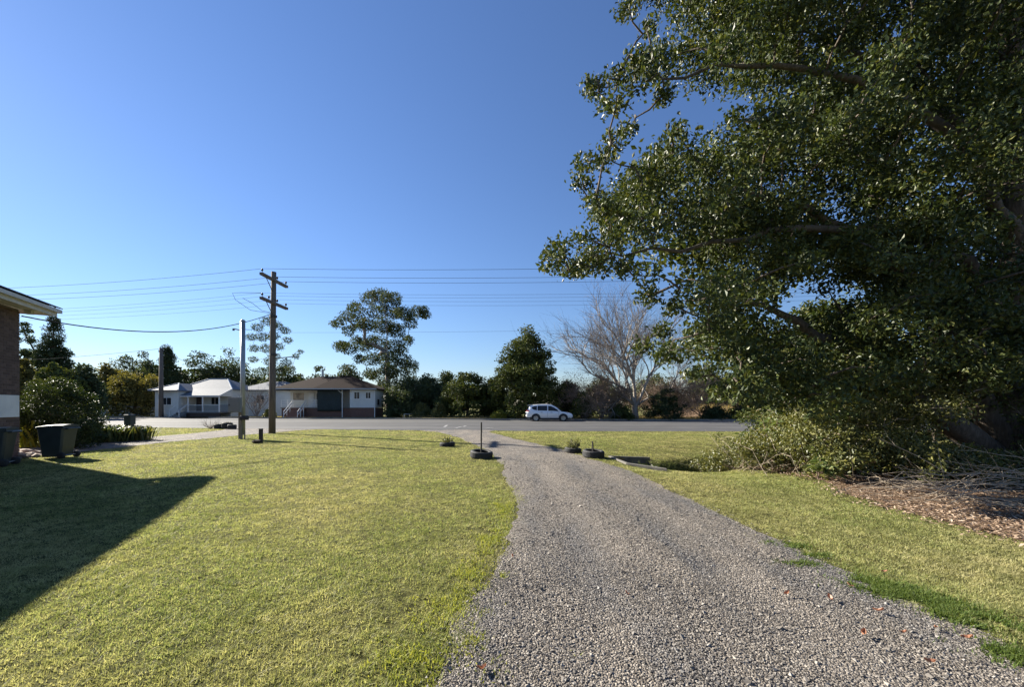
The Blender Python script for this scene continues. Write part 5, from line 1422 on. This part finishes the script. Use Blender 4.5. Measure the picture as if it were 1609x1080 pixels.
# limbs: grow from stems to each clump
nodes = list(nodes_all); lines = []
dist = np.min(np.linalg.norm(cents[:, None] - nodes_all[None], axis=2), axis=1)
for k in np.argsort(dist):
    t = cents[k]; N = np.array(nodes); d = np.linalg.norm(N - t, axis=1)
    pen = d + .5 * np.maximum(0, N[:, 2] - t[2]) + .35 * np.maximum(0, t[0] - N[:, 0])
    j = int(np.argmin(pen)); a = nodes[j]; L = np.linalg.norm(t - a); m = max(3, int(L / .35))
    f = np.linspace(0, 1, m + 1)[:, None]
    p = a + (t - a) * f + np.array((0, 0, 1)) * .10 * L * np.sin(pi * f) + rg.normal(size=(m + 1, 3)) * .05 * (f > 0)
    lines.append((p, np.linspace(.018 + .012 * L, .01, m + 1)))
    nodes += list(p[1:])
tubes(tr, lines, 6, 4, .03)
tr.build('trunk', M['bark'], ct, smooth=True, world=True)
cr = MB()
pts = clump_points(cents, rads, 350, rg, .8, .2)
add_leaves(cr, pts, .10, rg, .54, .22, .45, .45)
# inner layer of foliage deep in the crown
C3, R3 = poly_clumps([(x + (0 if x > 1500 else 35), y) for x, y in POLY], 300, 10.6, 14.2, 34, 60, rg, HOLES)
add_leaves(cr, clump_points(C3, R3, 130, rg, .85, .1), .19, rg, .6, .15, .4)
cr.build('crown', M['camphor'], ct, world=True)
print('camphor leaves', len(pts))

# trees and shrubs behind it on the right
for k, (x, y, w, h, mat, lab) in enumerate(((13.5, 17, 6, 6.5, 'camphor', 'dense tree behind the camphor, nearest the trunk'), (19.5, 14.5, 7, 8, 'camphor', 'dense tree at the right behind the camphor trunk'), (18, 22, 7, 6.5, 'dense', 'dark tree by the road behind the camphor'), (26, 20, 9, 9, 'dense', 'tall dark tree at the far right by the road'))):
    C0, R0 = env_clumps((x, y, 0), .3, h - .5, lambda t: w / 2 * (.85 + .15 * sin(pi * t)) * (1 - max(0, (t - .5) / .5) ** 2 * .7), 110, .6, R_(320 + k))
    make_tree('thicket_tree', (x, y, 0), C0, R0, .19, 100, M[mat], M['bark'], lab, 'tree', 'trees behind the camphor', seed=330 + k, trunk_r=.18, r_tip=.015, core=1500)

# ---- undergrowth thicket at its foot
rg = R_(340)
def thicket(name, pts, rc, leaf, per, mat, label, seed, aspect=.5):
    rg = R_(seed); pts = np.array(pts)
    base = np.array((pts[:, 0].mean(), pts[:, 1].mean(), 0))
    return make_tree(name, base, pts, rc * rg.uniform(.7, 1.3, len(pts)), leaf, per, M[mat], M['twig'], label, 'bush', 'undergrowth bushes', seed=seed, trunk_r=.05, trunk_top=.4, r_tip=.007, aspect=aspect, droop=.2, shell=.2)
def vol(n, x0, x1, y0, y1, ztop, seed):
    rg = R_(seed); x = rg.uniform(x0, x1, n); y = rg.uniform(y0, y1, n); zt = ztop(x, y) if callable(ztop) else np.full(n, ztop)
    return np.stack([x, y, H(x, y) + rg.random(n) ** .8 * zt + .1], -1)
thicket('lantana_bush', vol(130, 5.9, 9.2, 9.9, 13.2, lambda x, y: .6 + .34 * (x - 5.9), 341), .33, .075, 150, 'shrub', 'sprawling olive bush at the ditch edge left of the undergrowth', 342)
thicket('vine_thicket', vol(130, 6.6, 10.2, 8.3, 10.8, lambda x, y: .9 + .32 * (x - 6.5), 343), .34, .08, 150, 'shrub', 'leafy vine thicket beneath the leaning camphor limb', 344)
thicket('dark_undergrowth', vol(150, 9.8, 16.5, 10.6, 14.0, 3.4, 345), .42, .085, 130, 'camphor', 'dark undergrowth around the camphor trunk', 346)
thicket('trunk_undergrowth', vol(45, 12.2, 14.8, 9.0, 10.0, 2.3, 351), .36, .085, 130, 'camphor', 'leafy saplings in front of the camphor trunk', 352)
thicket('brush_undergrowth', vol(110, 8.3, 13.5, 7.9, 9.1, .55, 353), .30, .08, 120, 'shrub', 'leafy undergrowth right behind the dead brush pile', 354)
thicket('back_undergrowth', vol(90, 9.0, 16, 13.2, 17, 2.2, 347), .45, .09, 120, 'dense', 'dark undergrowth behind the leaning limbs', 348)
# dead stems in the left of the thicket
dsx = thing('dead_bush', (7.0, 10.6, 0), 'tangle of pale dead stems in the olive bush', 'dead bush')
lines = []
for k in range(90):
    x, y = rg.uniform(6.1, 9.0), rg.uniform(9.0, 12.6)
    if x < 6.5 and y < 9.5: continue
    a = rg.uniform(0, 2 * pi)
    bare_branching((x, y, float(H(x, y))), (cos(a) * .7, sin(a) * .7, .8), rg.uniform(.4, .9), .006, 1, rg, .5, -.1, (1, 3), lines)
mb = MB(); tubes(mb, lines, 4, 4); o = mb.build('stems', M['twig'], dsx, world=True); o['kind'] = 'stuff'
# long-leaved plants
def rosette(loc, hgt, label, seed, nh=7):
    e = thing('long_leaved_plant', loc, label, 'plant', 'long-leaved plants in the undergrowth'); rg = R_(seed); mb, sb = MB(), MB()
    for k in range(nh):
        a = rg.uniform(0, 2 * pi); r = rg.uniform(.05, .35); top = np.array((cos(a) * r, sin(a) * r, hgt * rg.uniform(.5, 1)))
        sb.tube([(0, 0, 0), top * .55 + np.array((0, 0, .05)), top], [.012, .01, .006], 5, cap=False)
        for j in range(13):
            b = rg.uniform(0, 2 * pi); d = np.array((cos(b), sin(b), rg.uniform(-.1, .7))); d /= np.linalg.norm(d); L = rg.uniform(.16, .28)
            s_ = np.cross(d, (0, 0, 1)); s_ /= np.linalg.norm(s_); w = L * .13; o_ = top - np.array((0, 0, rg.uniform(0, .12)))
            vv = [o_, o_ + d * L * .45 + s_ * w, o_ + d * L * .45 - s_ * w + 0, o_ + d * L - np.array((0, 0, L * .35))]
            mb.add(vv, t=[(0, 1, 3), (0, 3, 2)])
    sb.build('stem', M['twig_brown'], e); o = mb.build('foliage', M['strappy'], e); o['kind'] = 'stuff'
for k, (x, y, h, lb_) in enumerate(((7.05, 9.0, .75, 'low silvery long-leaved plant at the lawn edge of the undergrowth'), (7.6, 9.6, 1.5, 'tall long-leaved plant rising in the middle of the undergrowth'), (7.2, 10.9, 1.45, 'tall long-leaved plant behind the low silvery one'), (8.1, 9.9, 1.8, 'tallest long-leaved plant below the camphor boughs'), (7.0, 12.0, 1.2, 'long-leaved plant at the far left of the undergrowth'), (6.75, 8.7, .5, 'smallest long-leaved plant at the litter edge'))):
    rosette((x, y, float(H(x, y))), h, lb_, 360 + k, 9)
# dead brush pile
bp = thing('brush_pile', (9.2, 7.6, 0), 'pile of dead grey branches under the camphor', 'brush pile')
rg = R_(371)
for k in range(95):
    a = rg.normal(pi * .95, .5); x, y = rg.uniform(7.0, 10.6) - 9.2, rg.uniform(5.9, 7.7) - 7.6
    L = rg.uniform(.8, 2.4); z = rg.uniform(.03, .28 + .15 * (x + 2.2)); el = rg.normal(.05, .22)
    d = np.array((cos(a), sin(a) * .55, el)); s_ = np.array((x, y, z)); pts = [s_ - d * L / 2]
    for q in range(6): pts.append(pts[-1] + d * L / 6 + rg.normal(size=3) * .03)
    pts = np.array(pts); pts[:, 2] = np.maximum(pts[:, 2], .015)
    r0 = rg.uniform(.005, .013)
    mb = MB().tube(pts, np.linspace(r0, r0 * .4, 7), 5)
    for q in range(rg.integers(1, 4)):
        i_ = rg.integers(1, 6); p0 = pts[i_]; dd = d + rg.normal(size=3) * .6; tip = p0 + dd * rg.uniform(.2, .6); tip[2] = max(.01, tip[2])
        mb.tube([p0, (p0 + tip) / 2 + rg.normal(size=3) * .02, tip], [r0 * .5, r0 * .4, r0 * .25], 4, cap=False)
    mb.build('stick', M['twig'], bp)

# ============================================================ litter, grass and gravel
rg = R_(401)
n = 30000; y = 4.2 + rg.random(n) ** 1.2 * 8; x = 5.6 + rg.random(n) ** 1.1 * 9
keep = x > XB(y) - np.abs(rg.normal(0, .22, n)); x, y = x[keep], y[keep]
mb = MB(); pts = np.stack([x, y, H(x, y) + .02 + rg.random(len(x)) * .03], -1)
d = rand_dirs(len(x), rg); d[:, 2] *= .25
n_ = len(pts)
# flat lying leaves: own orientation near the ground
dd = d / np.linalg.norm(d, axis=1)[:, None]; up = np.tile(np.array((0, 0, 1.0)), (n_, 1)) + rand_dirs(n_, rg) * .45
s_ = np.cross(dd, up); s_ /= np.linalg.norm(s_, axis=1)[:, None]; L = (.058 * rg.uniform(.6, 1.3, n_))[:, None]; W = L * .26
nn = np.cross(s_, dd)
v = np.stack([pts - dd * L / 2, pts + s_ * W + nn * W * .5, pts + dd * L / 2, pts - s_ * W + nn * W * .5], 1)
b = np.arange(n_)[:, None] * 4
mb.add(v.reshape(-1, 3), t=np.concatenate([b + np.array((0, 1, 2)), b + np.array((0, 2, 3))], 1).reshape(-1, 3))
tag(mb.build('leaf_litter', M['litter']), 'dry brown leaf litter under the camphor', 'leaf litter', kind='stuff')

def on_lawn(x, y, rng, fray=.10):
    j = rng.normal(0, fray, len(x)) + .24 * vnoise(x, y, 2.2, 41) + .16 * vnoise(x, y, 7, 42)
    m = (x < XL(y) + j) | (x > XR(y) - j)
    m &= (y < YN(x) - .05 + rng.normal(0, .05, len(x)))
    m &= ~((x > XB(y) + rng.normal(0, .15, len(x))) & (y < 13.5))
    m &= ~in_pit(x, y, .25)
    inside_side = (x > XSL(y) + rng.normal(0, .06, len(x))) & (x < XSR(y) + rng.normal(0, .06, len(x)))
    m &= ~inside_side
    # house footprint
    r = np.stack([x - C_[0], y - C_[1]], -1); a = r @ e1; b = r @ nin
    m &= ~((b > OV) & (a > GO) & (b < DEP))
    return m
NT, PER = 112_000, 11
yg = np.linspace(1.7, 31, 4000); pdf = yg * np.minimum(1, (3.2 / yg) ** 1.75); cdf = np.cumsum(pdf); cdf /= cdf[-1]
y = np.interp(rg.random(NT), cdf, yg); x = (rg.random(NT) * 2 - 1) * (1.42 * y + .6)
th = np.clip(rg.lognormal(0, .4, NT), .4, 1.5)
sp = (.026 + .0030 * y) * rg.uniform(.6, 1.4, NT)
x = np.repeat(x, PER) + rg.normal(size=NT * PER) * np.repeat(sp, PER); y = np.repeat(y, PER) + rg.normal(size=NT * PER) * np.repeat(sp, PER); th = np.repeat(th, PER)
k = on_lawn(x, y, rg); x, y, th = x[k], y[k], th[k]
# thin, patchy near the gravel and in bare spots
bare = vnoise(x, y, 5.5, 51) + .6 * vnoise(x, y, 1.7, 52) + .8 * vnoise(x, y, 14, 53)
edge_d = np.minimum(np.abs(x - XL(y)), np.abs(x - XR(y)))
keep = rg.random(len(x)) < np.clip(1.0 - .95 * smooth((bare - .2) / .7) * (.22 + .78 * smooth((1.7 - edge_d) / 1.6)), 0.05, 1)
x, y, th = x[keep], y[keep], th[keep]
hgt = (.024 + .010 * rg.random(len(x))) * th * (1 + .25 * vnoise(x, y, 6, 54) + .25 * vnoise(x, y, 20, 55)) * (1 + .012 * y)
wid = .0044 * (1 + .19 * y)
mb = MB(); blades(mb, x, y, H(x, y) - .003, hgt * .68, wid, rg, 1.25)
tag(mb.build('grass', M['grass']), 'short yellow-green mown lawn', 'grass', kind='stuff')
# lusher tufts: along the left drive edge, the right weed patch, the ditch
def patch(cx, cy, sx, sy, rot, n, seed):
    rg = R_(seed); a = rg.normal(0, 1, (n, 2)) * (sx, sy); c, s = cos(rot), sin(rot)
    return cx + a[:, 0] * c - a[:, 1] * s, cy + a[:, 0] * s + a[:, 1] * c
X_, Y_ = [], []
for (px, py, sx, sy, rot, n) in ((1390, 925, .16, .10, -.6, 3500), (1450, 945, .18, .10, -.6, 3500), (1510, 970, .14, .08, -.6, 2500), (1600, 1035, .14, .08, -.4, 1600), (1250, 860, .10, .05, 0, 350), (1255, 888, .12, .05, 0, 500), (1285, 875, .10, .04, 0, 300), (1215, 856, .08, .04, 0, 250),
        (790, 800, .10, .35, 0, 1600), (770, 850, .10, .25, 0, 1600), (735, 905, .10, .2, 0, 1500), (700, 960, .14, .16, 0, 1300), (660, 1040, .2, .12, 0, 1600), (745, 1010, .05, .05, 0, 160), (760, 960, .04, .05, 0, 120), (790, 905, .03, .04, 0, 80), (870, 830, .04, .05, 0, 60), (900, 1030, .03, .03, 0, 50), (780, 1060, .06, .05, 0, 160)):
    g = G(px, py); a, b = patch(g[0], g[1], sx, sy, rot, n, int(px + py)); X_.append(a); Y_.append(b)
a, b = patch(5.4, 12.2, .7, .35, .5, 4000, 77); X_.append(a); Y_.append(b)
for nm, mt, sel, lb_ in (('lush_grass', 'lush', lambda k: k < 8 or k >= 19, 'lush dark green weeds on the right gravel edge'), ('edge_grass', 'lime_grass', lambda k: 8 <= k < 19, 'bright green grass tufts along the left gravel edge')):
    x = np.concatenate([X_[k] for k in range(len(X_)) if sel(k)]); y = np.concatenate([Y_[k] for k in range(len(Y_)) if sel(k)])
    kp = R_(7).random(len(x)) < (1.6 if nm == 'lush_grass' else .9) * np.clip(.55 + 1.1 * vnoise(x, y, 9, 61) + .5 * vnoise(x, y, 22, 62), 0, 1); x, y = x[kp], y[kp]
    mb = MB(); blades(mb, x, y, H(x, y) + .004, (.034 if nm == 'lush_grass' else .03) * R_(5).uniform(.5, 1.3, len(x)), .009 * (1 + .06 * y), R_(6), 1.1)
    tag(mb.build(nm, M[mt]), lb_, 'grass', kind='stuff')

# gravel stones
rg = R_(420); NS = 92000
yg = np.linspace(1.9, 15, 2000); pdf = np.minimum(1, (3.6 / yg) ** 2.3) * smooth((15.5 - yg) / 6); cdf = np.cumsum(pdf); cdf /= cdf[-1]
y = np.interp(rg.random(NS), cdf, yg); x = XL(y) - .25 + rg.random(NS) * (XR(y) - XL(y) + .5)
tt = (x - XL(y)) / (XR(y) - XL(y)); rut = np.exp(-((tt - .30) / .10) ** 2) + np.exp(-((tt - .74) / .10) ** 2)
inside_ = (rg.random(NS) > .72 * rut * np.clip(.8 + .5 * vnoise(x, y, 1.5, 71), 0, 1)) & (x > XL(y) + rg.normal(0, .1, NS)) & (x < XR(y) + rg.normal(0, .1, NS)); x, y = x[inside_], y[inside_]; n = len(x)
t = np.clip((x - XL(y)) / (XR(y) - XL(y)), 0, 1)
z = H(x, y) + .008 + .03 * np.sin(t * pi) - .014 * (np.exp(-((t - .30) / .10) ** 2) + np.exp(-((t - .74) / .10) ** 2)) + .012 * vnoise(x, y, 1.6, 31) + .003
s = (.0053 * rg.lognormal(0, .42, n) * (1 + .055 * y))[:, None]
oct_ = np.array([(1, 0, 0), (-.5, .87, 0), (-.5, -.87, 0), (0, 0, .8), (0, 0, -.8)], float)
v = np.tile(oct_[None], (n, 1, 1)) * rg.uniform(.6, 1.25, (n, 5, 1)) + rg.normal(0, .15, (n, 5, 3))
# random rotation
q = rg.normal(size=(n, 4)); q /= np.linalg.norm(q, axis=1)[:, None]; w_, a_, b_, c_ = q.T
Rm = np.stack([np.stack([1-2*(b_*b_+c_*c_), 2*(a_*b_-c_*w_), 2*(a_*c_+b_*w_)], -1), np.stack([2*(a_*b_+c_*w_), 1-2*(a_*a_+c_*c_), 2*(b_*c_-a_*w_)], -1), np.stack([2*(a_*c_-b_*w_), 2*(b_*c_+a_*w_), 1-2*(a_*a_+b_*b_)], -1)], 1)
v = np.einsum('nij,nkj->nki', Rm, v); v[:, :, 2] *= .75
v = v * s[:, None] + np.stack([x, y, z], -1)[:, None]
tri = np.array([(0,1,3),(1,2,3),(2,0,3),(1,0,4),(2,1,4),(0,2,4)])
T = (np.arange(n)[:, None, None] * 5 + tri[None]).reshape(-1, 3)
tag(MB().add(v.reshape(-1, 3), t=T).build('gravel', M['stone']), 'loose grey gravel stones on the driveway', 'gravel', kind='stuff')
# fallen leaves on the gravel
rg = R_(431)
lm = None
for k, (px, py) in enumerate(((1235, 940), (1390, 905), (1335, 927), (1382, 968), (1355, 1004), (1420, 1003), (1470, 995), (1520, 1011), (1305, 948), (985, 940), (805, 880), (757, 1062), (1460, 1050))):
    g = G(px, py); L = .065
    if lm is None:
        mb = MB(); v = []
        for f, w, zz in ((-1, .02, .012), (-.4, .42, .004), (.2, .40, .0), (1, .02, .016)):
            v += [(f * L / 2, -w * L / 2, zz + .012), (f * L / 2, 0, zz), (f * L / 2, w * L / 2, zz + .012)]
        o = mb.add(v, q=[(3 * r + c, 3 * r + c + 1, 3 * r + c + 4, 3 * r + c + 3) for r in range(3) for c in range(2)]).build('fallen_leaf', M['redleaf']); lm = o
    else:
        o = lm.copy(); col.objects.link(o)
    o.location = (g[0], g[1], .035); o.rotation_euler = (rg.uniform(-.4, .4), rg.uniform(-.4, .4), rg.uniform(0, 6.28)); s_ = rg.uniform(.7, 1.2); o.scale = (s_, s_, s_)
    tag(o, 'small reddish dry leaf lying on the gravel driveway', 'leaf', 'fallen leaves on the gravel')
